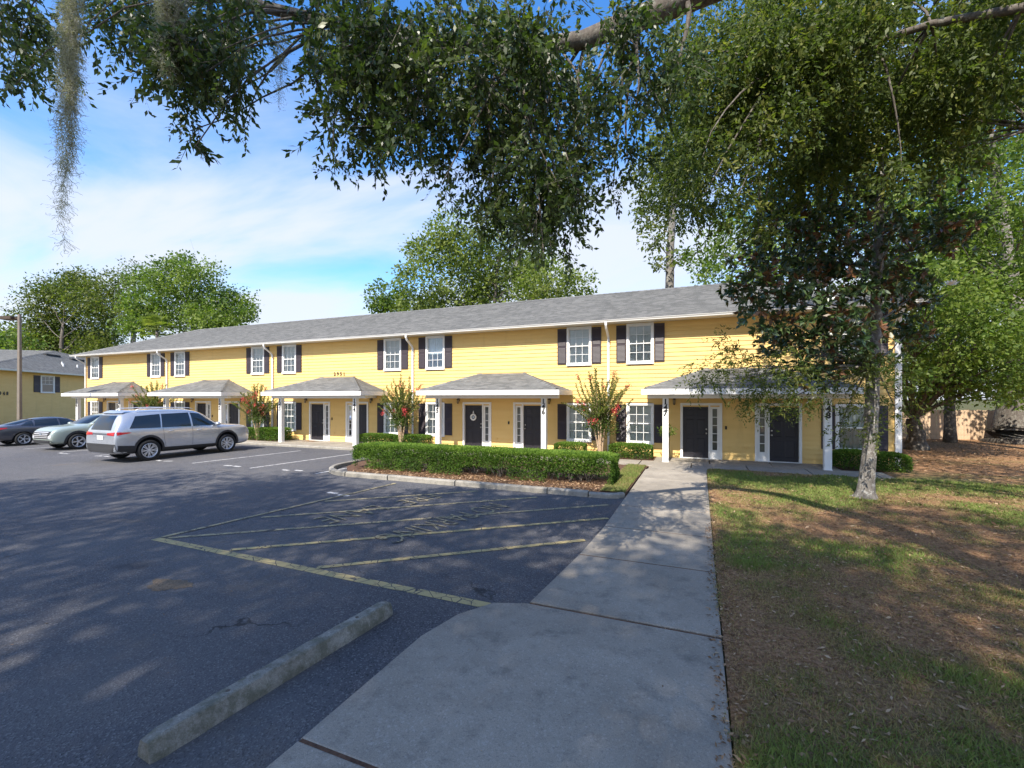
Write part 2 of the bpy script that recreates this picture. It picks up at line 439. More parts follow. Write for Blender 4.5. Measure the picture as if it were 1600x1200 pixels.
M['palebark'] = mk_bark('pale_mottled_bark', (0.10, 0.088, 0.076), (0.20, 0.185, 0.165), (0.38, 0.37, 0.34), 1.0, 0.7)
M['tanbark'] = mk_bark('tan_smooth_bark', (0.30, 0.20, 0.12), (0.46, 0.34, 0.22), (0.55, 0.46, 0.36), 1.0, 0.4)
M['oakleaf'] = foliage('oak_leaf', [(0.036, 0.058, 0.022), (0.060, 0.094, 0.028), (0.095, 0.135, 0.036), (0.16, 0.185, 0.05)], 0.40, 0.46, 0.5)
M['oakleaf2'] = foliage('olive_oak_leaf', [(0.046, 0.068, 0.018), (0.085, 0.12, 0.027), (0.14, 0.17, 0.038), (0.24, 0.235, 0.06)], 0.5, 0.52, 0.3)  # lighter, more olive leaf colour
M['brightleaf'] = foliage('bright_green_leaf', [(0.055, 0.105, 0.02), (0.105, 0.17, 0.032), (0.165, 0.23, 0.045), (0.25, 0.30, 0.07)], 0.5, 0.5, 0.3)
M['goldleaf'] = foliage('yellow_green_leaf', [(0.085, 0.13, 0.028), (0.14, 0.19, 0.04), (0.20, 0.25, 0.055), (0.28, 0.30, 0.08)], 0.55, 0.5, 0.3)
M['magleaf'] = foliage('magnolia_leaf', [(0.030, 0.060, 0.024), (0.045, 0.085, 0.03), (0.065, 0.11, 0.035), (0.085, 0.12, 0.04), (0.15, 0.075, 0.038), (0.22, 0.10, 0.045)], 0.30, 0.2, 0.6)
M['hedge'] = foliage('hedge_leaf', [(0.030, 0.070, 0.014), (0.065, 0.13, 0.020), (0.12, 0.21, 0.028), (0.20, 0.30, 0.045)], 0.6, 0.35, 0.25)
M['crape'] = foliage('crape_myrtle_leaf', [(0.045, 0.085, 0.016), (0.095, 0.14, 0.022), (0.17, 0.20, 0.032), (0.26, 0.20, 0.05)], 0.5, 0.4, 0.3)
M['flower'] = foliage('red_blossom', [(0.48, 0.04, 0.055), (0.64, 0.085, 0.09), (0.74, 0.17, 0.15)], 0.6, 0.3, 0.2)
M['grass'] = foliage('grass_blade', [(0.38, 0.27, 0.15), (0.29, 0.235, 0.105), (0.17, 0.215, 0.06), (0.22, 0.29, 0.075)], 0.7, 0.3, 0.15)
M['litter'] = foliage('fallen_leaf', [(0.13, 0.075, 0.042), (0.24, 0.14, 0.078), (0.36, 0.22, 0.125), (0.50, 0.36, 0.23)], 0.8, 0.15, 0.15)
M['moss'] = foliage('spanish_moss', [(0.28, 0.265, 0.235), (0.40, 0.38, 0.34), (0.54, 0.51, 0.46)], 0.9, 0.4, 0.1)
# ------------------------------------------------------------------ the setting: ground, asphalt, pavements, lawn
g = MB(); g.quad((-600, -400, -0.06), (600, -400, -0.06), (600, 800, -0.06), (-600, 800, -0.06))
def mk_ground():
    m, t, out = mat_new('far_ground'); b = bsdf(t, out, 0.95, 0, 0.1); v = coords(t, False)
    c = ramp(t, noise(t, v, 0.25, 8, 0.7), [(0.35, (0.10, 0.07, 0.04)), (0.55, (0.075, 0.085, 0.03)), (0.7, (0.05, 0.085, 0.02))])
    t.links.new(c, b.inputs['Base Color']); return m
tag(g.build('ground', mk_ground()), kind='structure')
g = MB(); g.quad((-95, -40, 0), (-1.3, -40, 0), (-1.3, 16.9, 0), (-95, 16.9, 0))
lot = tag(g.build('parking_lot', M['asphalt']), 'dark weathered asphalt parking lot with cracks', kind='structure')

# painted markings, each a sheet 4 mm proud of the asphalt
def stripe(name, a, b, w, mat, lab, z=0.004):
    a = Vector((a[0], a[1], z)); b = Vector((b[0], b[1], z)); d = (b-a).normalized(); n = Vector((-d.y, d.x, 0))*w/2
    m = MB(); k = 14; pts = [a.lerp(b, i/k) for i in range(k+1)]
    offs = [random.uniform(-.006, .006) for _ in pts]
    L = [p+n*(1+o*3) for p, o in zip(pts, offs)]; Rr = [p-n*(1+o*2) for p, o in zip(pts, offs)]
    for i in range(k): m.quad(Rr[i], Rr[i+1], L[i+1], L[i])
    o = m.build(name, mat, lot); return o
stripe('edge_stripe', (-8.75, 4.90), (-2.24, 4.82), 0.15, M['yellow_paint'], '')
for a, b in [((-6.98, 5.0), (-1.72, 9.26)), ((-5.1, 4.95), (-1.82, 7.68)), ((-8.60, 5.0), (-1.90, 10.45)), ((-8.3, 6.6), (-3.7, 10.55)), ((-8.2, 8.2), (-5.4, 10.65))]:
    stripe('hatch_stripe', a, b, 0.11, M['yellow_paint'] if b[0] > -1.9 else M['faint_paint'], '', 0.008)
stripe('edge_stripe', (-8.72, 4.99), (-8.05, 10.7), 0.10, M['faint_paint'], '', 0.012)
for x in (-11.2, -14.2, -17.3, -23.4, -26.4, -29.7, -33.6, -36.8):
    stripe('stall_stripe', (x-0.3, 11.1), (x+0.15, 15.7), 0.10, M['white_paint'], '')
for x, y in ((-19.3, 11.1), (-15.55, 11.2), (-12.75, 11.3), (-8.5, 8.95), (-23.2, 11.0), (-26.0, 10.9)):
    for k in range(2):
        stripe('bay_mark', (x-0.42+k*0.48, y+random.uniform(-.08, .08)), (x-0.08+k*0.48, y+random.uniform(-.08, .1)), 0.13, M['white_paint'], '')
def road_word(txt, p, q, h):
    """stencilled word; runs from p (its first letter) to q, tops away from the building"""
    me = text_mesh(txt, 1.0, -0.012)
    p = Vector((p[0], p[1], 0)); q = Vector((q[0], q[1], 0)); d = (q-p); L = d.length; d.normalize()
    up = Vector((-d.y, d.x, 0))
    co = np.empty(len(me.vertices)*3, dtype=np.float32); me.vertices.foreach_get('co', co); co = co.reshape(-1, 3)
    w = co[:, 0].max()-co[:, 0].min(); hh = co[:, 1].max()-co[:, 1].min()
    for v in me.vertices:
        x = (v.co.x/w+0.5)*L; y = v.co.y/hh*h
        v.co = p + d*x + up*y + Vector((0, 0, 0.016))
    me.update()
    return mesh_obj('painted_word', me, M['faint_paint'], lot)
road_word('NO PARKING', (-4.25, 9.45), (-5.05, 6.35), 0.62)
road_word('FIRE', (-6.15, 9.75), (-6.40, 8.75), 0.55)
road_word('LANE', (-6.60, 8.25), (-6.95, 6.85), 0.62)

# concrete walk from the lot to the building: slabs with open joints
walk = empty('sidewalk'); tag(walk, 'pale grey concrete walk leading to the porches', kind='structure')
def wz(y): return 0.035 if y < 9 else 0.035 + (0.10-0.035)*min(1, (y-9)/7.4)
def slab(parent, pts, zf, mat=None, thick=0.10):
    m = MB(); n = len(pts); cx = sum(p[0] for p in pts)/n; cy = sum(p[1] for p in pts)/n
    dz = random.uniform(-.002, .002)
    top = [(p[0], p[1], zf(p[1])+dz) for p in pts]
    ins = [(p[0]+(cx-p[0])*0.008, p[1]+(cy-p[1])*0.008, zf(p[1])+dz) for p in pts]
    vs = [(x, y, z-thick) for x, y, z in top] + [(x, y, z-0.007) for x, y, z in top] + ins
    fs = [tuple(range(2*n, 3*n))] + [(i, (i+1) % n, n+(i+1) % n, n+i) for i in range(n)] + [(n+i, n+(i+1) % n, 2*n+(i+1) % n, 2*n+i) for i in range(n)]
    m.add(vs, fs); return m.build('paving_slab', mat or M['concrete'], parent)
G_ = 0.032
XR, XL = 0.205, -1.66
ys = [5.02, 6.86, 8.56, 10.3, 12.05, 13.85, 15.6]
slab(walk, [(-2.62, 2.40), (XR, 2.40), (XR, 4.995), (-1.88, 4.995), (-2.25, 4.86), (-2.50, 4.45), (-2.62, 3.9)], wz)
slab(walk, [(-2.70, -1.2), (XR, -1.2), (XR, 2.375), (-2.62, 2.375)], wz)
slab(walk, [(-2.72, -5.0), (XR, -5.0), (XR, -1.215), (-2.70, -1.215)], wz)
xl = [-1.86, -1.72, XL, XL, XL, XL, XL]
for i in range(6): slab(walk, [(xl[i], ys[i]+G_), (XR, ys[i]+G_), (XR, ys[i+1]), (xl[i+1], ys[i+1])], wz)
slab(walk, [(-1.62, 15.612), (0.21, 15.612), (0.25, 16.40), (-1.50, 16.40)], wz)
for yj, xa in ((5.007, -1.86), (6.876, -1.72), (8.576, XL), (10.316, XL), (12.066, XL), (13.866, XL), (2.3875, -2.62)):
    m = MB(); hgt = wz(yj)-.006; m.box(xa+.01, XR-.01, yj-.0155, yj+.0155, hgt-.05, hgt); m.build('joint_dirt', M['mulch'], walk)
# walk along the front of the building
fw = empty('front_walk'); tag(fw, 'concrete walk running along the building front', kind='structure')
zf = lambda y: 0.10
x = -44.0
while x < 5.2:
    x1 = min(x+1.75, 5.35)
    y0 = 16.86 if x1 < -11.8 else 16.41
    slab(fw, [(x, y0), (x1-G_, y0), (x1-G_, 17.70), (x, 17.70)], zf); x = x1
for k in range(5):
    cx = 1.355 - 9.74*k
    for a, b in ((-2.95, -1.0), (-1.0, 1.0), (1.0, 2.95)):
        slab(fw, [(cx+a, 17.712), (cx+b-G_, 17.712), (cx+b-G_, 19.16), (cx+a, 19.16)], zf)
# kerbs: separate cast lengths
def kerb_run(parent, pts, w=0.16, h=0.145, z0=-0.05):
    """pts: centre line; one piece per segment group"""
    m = MB(); P = [Vector((p[0], p[1], 0)) for p in pts]; n = len(P)
    prof = [(-w/2, z0), (-w/2, h-0.035), (-w/2+0.03, h-0.006), (-w/2+0.05, h), (w/2-0.02, h), (w/2, h-0.02), (w/2, z0)]
    rows = []
    for i, p in enumerate(P):
        d = (P[min(i+1, n-1)]-P[max(i-1, 0)]).normalized(); nn = Vector((d.y, -d.x, 0))
        rows.append([tuple(p - nn*a*-1 + Vector((0, 0, b))) if False else tuple(p + nn*(-a) + Vector((0, 0, b))) for a, b in prof])
    k = len(prof); vs = [v for r in rows for v in r]; fs = []
    for i in range(n-1):
        for j in range(k-1): fs.append((i*k+j, i*k+j+1, (i+1)*k+j+1, (i+1)*k+j))
    fs += [tuple(range(k)), tuple((n-1)*k+j for j in range(k-1, -1, -1))]
    m.add(vs, fs); return m.build('kerb_stone', M['kerb'], parent)
isl = empty('island_kerb'); tag(isl, 'pale concrete kerb around the hedge bed', kind='structure')
def arc(cx, cy, r, a0, a1, n=7): return [(cx+r*math.cos(R(a0+(a1-a0)*i/n)), cy+r*math.sin(R(a0+(a1-a0)*i/n))) for i in range(n+1)]
kerb_run(isl, [(-11.75, 16.70), (-11.78, 15.2), (-11.80, 13.42)])
kerb_run(isl, [(-11.80, 13.40)] + arc(-10.2, 12.75, 1.6, 180, 268))
for a, b in ((-10.22, -8.62), (-8.60, -6.32), (-6.30, -3.62), (-3.60, -2.55)): kerb_run(isl, [(a, 11.15), ((a+b)/2, 11.13), (b, 11.12)])
kerb_run(isl, [(-2.53, 11.12), (-2.1, 11.14), (-1.86, 11.24), (-1.76, 11.4)], h=0.12)
lk = empty('lot_kerb'); tag(lk, 'long concrete kerb between parking bays and front walk', kind='structure')
x = -44.0
while x < -12.0:
    x1 = min(x+3.0, -11.86); kerb_run(lk, [(x, 16.77), (x1-0.015, 16.77)], h=0.115); x = x1
# soil and mulch beds
def bed(name, pts, z, mat, lab):
    m = MB(); m.prism(pts, z-0.15, z); return tag(m.build(name, mat), lab, kind='structure')
bed('hedge_bed', [(-11.70, 16.38), (-11.70, 13.4), (-11.3, 12.3), (-10.2, 11.22), (-1.82, 11.22), (-1.69, 11.5), (-1.69, 15.6), (-1.64, 16.38)], 0.085, M['mulch'], 'mulched bed behind the island kerb')
for k in range(6):
    cx = 1.355 - 9.74*k + 4.87
    a, b = cx-1.90, cx+1.90
    if k == 0: b = 5.35
    if k == 5: a = -42.6
    bed('planting_bed', [(a, 17.712), (b, 17.712), (b, 19.16), (a, 19.16)], 0.08, M['mulch'], 'mulched planting bed against the building')

# lawn with bare, littered patches; 'tint' = how green each spot grows
def greenness(x, y):
    n = 0.55*vnoise(x, y, 0.55, 1) + 0.30*vnoise(x, y, 1.7, 2) + 0.15*vnoise(x, y, 5.0, 3)
    n = n - 0.012*np.maximum(0, x-4)*1.3 - 0.15*(y > 19)*(x > 6.5) + 0.30*np.exp(-((y-15.2)/1.1)**2)*(x < 4.5) - 0.12*np.exp(-((x-0.25)/0.18)**2)
    return np.clip((n-0.395+0.06*np.exp(-np.maximum(0, x-.4)/2.5))/0.30, 0, 1)
def lawn_z(x, y):
    return 0.020 + 0.05*vnoise(x, y, 0.4, 5) + 0.022*vnoise(x, y, 3.0, 6) + 0.035*np.clip((y-9)/7, 0, 1) - 0.03*np.exp(-((x-0.2)/0.10)**2)
def mk_lawn():
    m, t, out = mat_new('patchy_lawn'); b = bsdf(t, out, 0.95, 0, 0.1); v = coords(t, False)
    at = t.nodes.new('ShaderNodeAttribute'); at.attribute_name = 'green'
    fine = noise(t, v, 26, 6, 0.7)
    dirt = ramp(t, fine, [(0.3, (0.105, 0.058, 0.031)), (0.5, (0.26, 0.145, 0.075)), (0.72, (0.46, 0.28, 0.155))])
    gr = ramp(t, fine, [(0.3, (0.070, 0.075, 0.028)), (0.55, (0.14, 0.14, 0.048)), (0.75, (0.25, 0.20, 0.09))])
    t.links.new(mixrgb(t, maprange(t, at.outputs['Fac'], 0.0, 1.0, 0, 0.9), dirt, gr), b.inputs['Base Color'])
    bump(t, b, fine, 0.9, 0.03); return m
def sheet(name, x0, x1, y0, y1, step, zfun, gfun, mat, lab):
    xs = np.arange(x0, x1+1e-6, step); yy = np.arange(y0, y1+1e-6, step)
    X, Yg = np.meshgrid(xs, yy, indexing='ij'); Z = zfun(X, Yg)
    V = np.stack([X, Yg, Z], -1).reshape(-1, 3); nx, ny = X.shape
    i = np.arange(nx*ny).reshape(nx, ny)
    Fc = np.stack([i[:-1, :-1], i[1:, :-1], i[1:, 1:], i[:-1, 1:]], -1).reshape(-1, 4)
    me = bpy.data.meshes.new(name); me.from_pydata(V.tolist(), [], Fc.tolist()); me.polygons.foreach_set('use_smooth', [True]*len(me.polygons))
    a = me.attributes.new('green', 'FLOAT', 'POINT'); a.data.foreach_set('value', gfun(X, Yg).ravel().astype(np.float32))
    o = mesh_obj(name, me, mat); return tag(o, lab, kind='structure')
M['lawn'] = mk_lawn()
def lz(x, y):  # dips under the front walk and the building
    z = lawn_z(x, y)
    return np.where((y > 16.45) & (x < 5.35), z-0.12, z)
sheet('lawn', 0.22, 30.2, -6.0, 44.0, 0.2, lz, greenness, M['lawn'], 'patchy lawn littered with brown leaves right of the walk')
sheet('island_lawn', -2.35, -1.72, 11.42, 16.30, 0.1, lambda x, y: 0.105+0.02*vnoise(x, y, 3, 6), lambda x, y: 0.75+0*x, M['lawn'], 'small strip of grass between hedge and walk')
# grass blades and fallen leaves
def grass(n, x0, x1, y0, y1, h, gf, zf_, keep):
    x = rng.uniform(x0, x1, n); y = rng.uniform(y0, y1, n); gg = gf(x, y)
    k = rng.random(n) < keep(gg); x, y, gg = x[k], y[k], gg[k]; n = len(x)
    C = np.stack([x, y, zf_(x, y)-0.005], 1)
    D = unit(np.stack([rng.normal(size=n)*0.7, rng.normal(size=n)*0.7, np.full(n, 0.9)], 1))
    S = unit(np.cross(D, rng.normal(size=(n, 3))))
    L = (h*rng.uniform(0.5, 1.4, n)*(0.5+0.7*gg))[:, None]; w = np.clip(0.0022+0.00065*y, 0.0025, 0.013)[:, None]
    V = np.stack([C - S*w, C + S*w, C + D*L], 1).reshape(-1, 3)
    T = np.clip(gg*0.75 + rng.normal(size=n)*0.22, 0, 1)
    return V, T
V1, T1 = grass(240000, 0.24, 6.0, 1.6, 7.5, 0.052, greenness, lawn_z, lambda q: 0.25+0.75*q)
V2, T2 = grass(150000, 0.24, 11.0, 7.5, 16.4, 0.055, greenness, lawn_z, lambda q: 0.15+0.85*q)
V3, T3 = grass(16000, -2.3, -1.72, 11.45, 16.2, 0.07, lambda x, y: 0.6+0.4*vnoise(x, y, 2, 8), lambda x, y: 0.11+0*x, lambda q: 0.9+0*q)
V4, T4 = grass(6000, 0.17, 0.26, 1.5, 16.3, 0.045, lambda x, y: np.clip(vnoise(y, x*0, 0.9, 11)*1.9-.95, 0, .6), lambda x, y: 0.03+0*x, lambda q: q)
tag(fast_mesh('grass', np.concatenate([V1, V2, V3, V4]), 3, np.concatenate([T1, T2, T3, T4]), M['grass']), 'short thin grass growing in patches over the lawn', 'grass', kind='stuff')
def litter(n, x0, x1, y0, y1, s, zf_):
    x = rng.uniform(x0, x1, n); y = rng.uniform(y0, y1, n)
    C = np.stack([x, y, zf_(x, y)+0.008+0.01*rng.random(n)], 1)
    a = rng.uniform(0, 2*np.pi, n)
    D = unit(np.stack([np.cos(a), np.sin(a), rng.normal(size=n)*0.22], 1)); S = unit(np.cross(D, np.array([0, 0, 1.0]) + rng.normal(size=(n, 3))*0.25))
    L = (s*rng.uniform(0.5, 1.5, n))[:, None]; W_ = L*rng.uniform(0.3, 0.5, (n, 1))
    m = C + D*L*0.5
    return np.stack([C, m+S*W_*0.5+np.array([0, 0, .004]), C+D*L, m-S*W_*0.5+np.array([0, 0, .004])], 1).reshape(-1, 3), rng.random(n)**1.5
a1 = litter(15000, 0.25, 7.5, 1.6, 9.0, 0.045, lawn_z); a2 = litter(26000, 0.25, 22, 9.0, 32, 0.085, lawn_z)
a2 = (a2[0].reshape(-1, 4, 3), a2[1]); kk = ~((a2[0][:, 0, 1] > 16.3) & (a2[0][:, 0, 0] < 6.6)); a2 = (a2[0][kk].reshape(-1, 3), a2[1][kk])
a3 = litter(60, 2.5, 9, 2, 12, 0.15, lawn_z)
a4 = litter(5000, -11.2, -2.4, 11.3, 12.4, 0.07, lambda x, y: 0.085+0*x)
a4b = (a4[0].reshape(-1, 4, 3), a4[1]); kk = (a4b[0][:, 0, 0] > -10.3); a4 = (a4b[0][kk].reshape(-1, 3), a4b[1][kk])
# a drift of leaves caught along the lawn's edge, a few strays on the paving
e = litter(1500, 0.10, 0.34, 1.8, 16.2, 0.04, lambda x, y: 0.03+0*x)
s1 = litter(26, -2.4, 0.1, 2.6, 9, 0.022, lambda x, y: 0.036+0*x); s2 = litter(60, -12, -2.7, 1.5, 10, 0.03, lambda x, y: 0.003+0*x)
tag(fast_mesh('leaf_litter', np.concatenate([q[0] for q in (a1, a2, a3, a4, e, s1, s2)]), 4, np.concatenate([q[1] for q in (a1, a2, a3, a4, e, s1, s2)]), M['litter']), 'fallen brown leaves scattered over lawn and mulch', 'leaf litter', kind='stuff')
# worn-out hollow in the asphalt filled with gravel
m = MB(); n = 44; m.v = [(-6.44+(.30+.08*math.sin(3*a)+random.uniform(-.05,.05))*math.cos(a), 3.75+(.17+.04*math.sin(2*a)+random.uniform(-.03,.03))*math.sin(a), .0045) for a in [2*math.pi*i/n for i in range(n)]]; m.f = [tuple(range(n))]
m.build('gravel_patch', simple('gravel', (.15, .112, .075), .95, var=.6, scale=45, bmp=.9), lot)
# concrete wheel stop in the foreground bay
ws = empty('wheel_stop', (-3.38, 3.05, 0), R(-4.5)); tag(ws, 'mossy concrete wheel stop lying on the asphalt in the foreground', 'wheel stop')
m = MB(); L2 = 1.18
sec = [(-0.095, 0.0), (-0.09, 0.05), (-0.062, 0.138), (-0.05, 0.148), (0.05, 0.148), (0.062, 0.138), (0.09, 0.05), (0.095, 0.0)]
rows = []
for i in range(25):
    t = i/24; y = -L2 + 2*L2*t; e_ = min(t, 1-t)*2*L2; k = 1 - 0.16*max(0, 1-e_/0.09)
    rows.append([(a*k + random.uniform(-.0025, .0025), y, b*(k if b > .1 else 1) + (random.uniform(-.003, .003) if b > .02 else 0)) for a, b in sec])
k = len(sec)
m.add([v for r in rows for v in r], [(i*k+j, (i+1)*k+j, (i+1)*k+j+1, i*k+j+1) for i in range(24) for j in range(k-1)] + [tuple(range(k)), tuple(24*k+j for j in range(k))])
m.build('body', M['stop'], ws)
for y in (-0.62, 0.72):
    q = MB(); q.lathe([(0.0, 0.1515), (0.016, 0.1515), (0.019, 0.150), (0.019, 0.14)], 10, c=(0.0, y, 0)); q.build('anchor_pin', M['bronze'], ws)
# ------------------------------------------------------------------ the long yellow apartment building
FY = 19.1; MW = 9.74; NM = 5
XR_ = 1.355 + MW/2; XL_ = XR_ - NM*MW
ZB, ZE, DEP, OV = 0.10, 5.52, 10.0, 0.58
bld = empty('apartment_building', ((XL_+XR_)/2, FY, 0))
tag(bld, 'long two-storey yellow apartment building with five hipped porches', 'building')
OX, OY = bld.location.x, bld.location.y
def B(mb, name, mat, parent=None, **k):
    """build in world coordinates below the building or one of its parts"""
    o = mb.build(name, mat, None, **k)
    p = parent or bld
    o.parent = p
    o.matrix_parent_inverse = Matrix.Translation((-OX, -OY, 0)) if p is not bld or True else Matrix()
    return o
# parts sit at the building's own origin, so a part's inverse is the same shift and a sub-part needs none
def P_(mb, name, mat, parent=None, **k):
    me = mb.mesh(name, k.get('smooth', False), k.get('bevel', 0))
    o = mesh_obj(name, me, mat, parent or bld)
    if parent is None: o.location = (-OX, -OY, 0)
    return o
core = MB(); core.box(XL_+0.02, XR_-0.02, FY+0.16, FY+DEP, ZB-0.1, ZE+0.05)
wall = P_(core, 'wall', M['siding'])
# lap siding: one course per bay, cut round the openings
WX, WHW = 3.60, 0.54                      # window centre and half width within a bay
LZ0, LZ1, UZ0, UZ1 = 0.60, 2.24, 3.87, 5.50
opens = [(-WX-WHW+.06, -WX+WHW-.06, LZ0+.06, LZ1-.06), (WX-WHW+.06, WX+WHW-.06, LZ0+.06, LZ1-.06), (-WX-WHW+.06, -WX+WHW-.06, UZ0+.06, UZ1-.06), (WX-WHW+.06, WX+WHW-.06, UZ0+.06, UZ1-.06),
         (-1.99, -0.63, 0.0, 2.13), (0.63, 1.99, 0.0, 2.13)]
nB = 0; far = MB()
CH = 0.1675; nC = int((ZE-ZB)/CH)+1
for i in range(nC):
    z0 = ZB + i*CH; z1 = min(z0+CH+0.012, ZE+0.04)
    cuts = sorted((a, b) for a, b, c, d in opens if c < z1-0.02 and d > z0+0.02)
    xs = [-MW/2]; 
    for a, b in cuts: xs += [a, b]
    xs.append(MW/2)
    for j in range(0, len(xs), 2):
        a, b = xs[j]+(0.0015 if j == 0 else 0), xs[j+1]-(0.0015 if j == len(xs)-2 else 0)
        if b-a < 0.02: continue
        yb, yt, bk = -0.030, -0.006, 0.03
        geo = ([(a, yb, z0), (b, yb, z0), (b, yt, z1), (a, yt, z1), (a, bk, z0), (b, bk, z0), (b, bk, z1), (a, bk, z1)],
               [(0, 1, 2, 3), (0, 4, 5, 1), (3, 2, 6, 7), (0, 3, 7, 4), (1, 5, 6, 2)])
        m = MB(); m.add(*geo); me = m.mesh('siding_board')
        for k in range(NM):
            if k < 2 or (k == 2 and nB < 295):
                o = mesh_obj('siding_board', me, M['siding'], wall); o.location = (1.355-MW*k, FY, 0); nB += 1
            else: far.add([(v[0]+1.355-MW*k, v[1]+FY, v[2]) for v in geo[0]], geo[1])
o = far.build('distant_siding', M['siding'], wall); o['kind'] = 'stuff'
for x in (XL_, XR_):
    m = MB(); m.box(x-0.06, x+0.06, FY-0.045, FY+0.07, ZB-.05, ZE+0.02); P_(m, 'corner_board', M['white'])
# roof: hip, shingle courses as real steps
RZ0 = 5.62; RUN = DEP/2+OV; RISE = RUN*0.42
def slope(m, el, er, rl, rr, n, lift=0.012):
    """stepped courses between an eave line and a ridge line"""
    el, er, rl, rr = map(Vector, (el, er, rl, rr)); nrm = (er-el).cross(rl-el).normalized() if (rl-el).length > 1e-6 else (er-el).cross(rr-el).normalized()
    if nrm.z < 0: nrm = -nrm
    for i in range(n):
        a, b = i/n, (i+1)/n
        p0, p1 = el.lerp(rl, a)+nrm*lift, er.lerp(rr, a)+nrm*lift
        q0, q1 = el.lerp(rl, b), er.lerp(rr, b)
        m.quad(p0, p1, q1, q0)
        if True: m.quad(el.lerp(rl, a), er.lerp(rr, a), p1, p0)
e0, e1, e2, e3 = (XL_-OV, FY-OV, RZ0), (XR_+OV, FY-OV, RZ0), (XR_+OV, FY+DEP+OV, RZ0), (XL_-OV, FY+DEP+OV, RZ0)
r0, r1 = (XL_-OV+RUN, FY+DEP/2, RZ0+RISE), (XR_+OV-RUN, FY+DEP/2, RZ0+RISE)
m = MB(); slope(m, e0, e1, r0, r1, 42); slope(m, e1, e2, r1, r1, 42); slope(m, e2, e3, r1, r0, 12); slope(m, e3, e0, r0, r0, 42)
roof = P_(m, 'roof', M['shingle'])
m = MB()
def caps(m, a, b, n):
    a, b = Vector(a), Vector(b)
    for i in range(n):
        p, q = a.lerp(b, i/n), a.lerp(b, (i+1.15)/n)
        d = (q-p).normalized(); s = d.cross(Vector((0, 0, 1))).normalized()*0.14
        for sg in (1, -1):
            m.quad(p+Vector((0, 0, .045)), p+s*sg+Vector((0, 0, .005-.04)), q+s*sg+Vector((0, 0, .0-.045)), q+Vector((0, 0, .028)))
caps(m, r0, r1, 130); caps(m, e0, r0, 26); caps(m, e1, r1, 26)
P_(m, 'ridge_cap', M['shingle'], roof)
m = MB(); m.box(XL_-OV+.01, XR_+OV-.01, FY-OV+.01, FY+0.02, ZE+0.015, ZE+0.035); m.box(XR_, XR_+OV-.02, FY+.022, FY+DEP+OV-.02, ZE+0.013, ZE+0.035); m.box(XL_-OV+.02, XL_, FY+.022, FY+DEP+OV-.02, ZE+0.013, ZE+0.035)
P_(m, 'soffit', M['offwhite'])
m = MB(); m.box(XL_-OV, XR_+OV, FY-OV-0.02, FY-OV, ZE, RZ0+.005); m.box(XR_+OV, XR_+OV+.02, FY-OV, FY+DEP+OV, ZE, RZ0+.005); m.box(XL_-OV-.02, XL_-OV, FY-OV, FY+DEP+OV, ZE, RZ0+.005)
P_(m, 'fascia', M['white'])
# K-style gutter, open on top, extruded along the eave
m = MB(); y = FY-OV-0.022
pr = [(y, RZ0-.005), (y, ZE+.015), (y-.075, ZE+.012), (y-.085, ZE+.045), (y-.115, ZE+.085), (y-.118, RZ0-.002), (y-.110, RZ0-.002), (y-.106, ZE+.085), (y-.078, ZE+.05), (y-.07, ZE+.02), (y-.006, ZE+.022), (y-.006, RZ0-.005)]
n = len(pr); m.add([(XL_-OV-.03, a, b) for a, b in pr]+[(XR_+OV+.03, a, b) for a, b in pr], [(i, (i+1) % n, n+(i+1) % n, n+i) for i in range(n)])
m.box(XL_-OV-.034, XL_-OV-.031, y-.118, y, ZE+.013, RZ0-.004); m.box(XR_+OV+.031, XR_+OV+.034, y-.118, y, ZE+.013, RZ0-.004)
P_(m, 'gutter', M['white'])
def rect_tube(m, pts, a, b):
    """rectangular pipe a wide (x), b deep"""
    P = [Vector(p) for p in pts]; vs = []
    for i, p in enumerate(P):
        d = (P[min(i+1, len(P)-1)]-P[max(i-1, 0)]).normalized(); s = Vector((1, 0, 0)); u = s.cross(d).normalized()
        vs += [tuple(p+s*a*q[0]/2+u*b*q[1]/2) for q in ((-1, -1), (1, -1), (1, 1), (-1, 1))]
    m.add(vs, [(i*4+j, i*4+(j+1) % 4, (i+1)*4+(j+1) % 4, (i+1)*4+j) for i in range(len(P)-1) for j in range(4)] + [(0, 1, 2, 3), tuple(len(vs)-4+j for j in range(4))])
m = MB(); yo = FY-OV-0.075
rect_tube(m, [(0, yo, ZE+.02), (0, yo, ZE-.10), (0, yo+.08, ZE-.22), (0, FY-.14, ZE-.50), (0, FY-.085, ZE-.62), (0, FY-.085, 0.42), (0, FY-.085, 0.24), (0, FY-.14, 0.17), (0, FY-.34, 0.12)], .085, .065)
dme = m.mesh('downspout')
sme = MB(); 
for z in (4.6, 2.75, 0.9): sme.box(-.06, .06, FY-.125, FY-.03, z, z+.03)
sme = sme.mesh('strap')
for k in range(NM+1):
    x = XR_ - MW*k - (0.10 if k == 0 else 0) + (0.12 if k == NM else 0)
    o = mesh_obj('downspout', dme, M['white'], bld); o.location = (x-OX, -OY, 0)
    mesh_obj('strap', sme, M['white'], o)

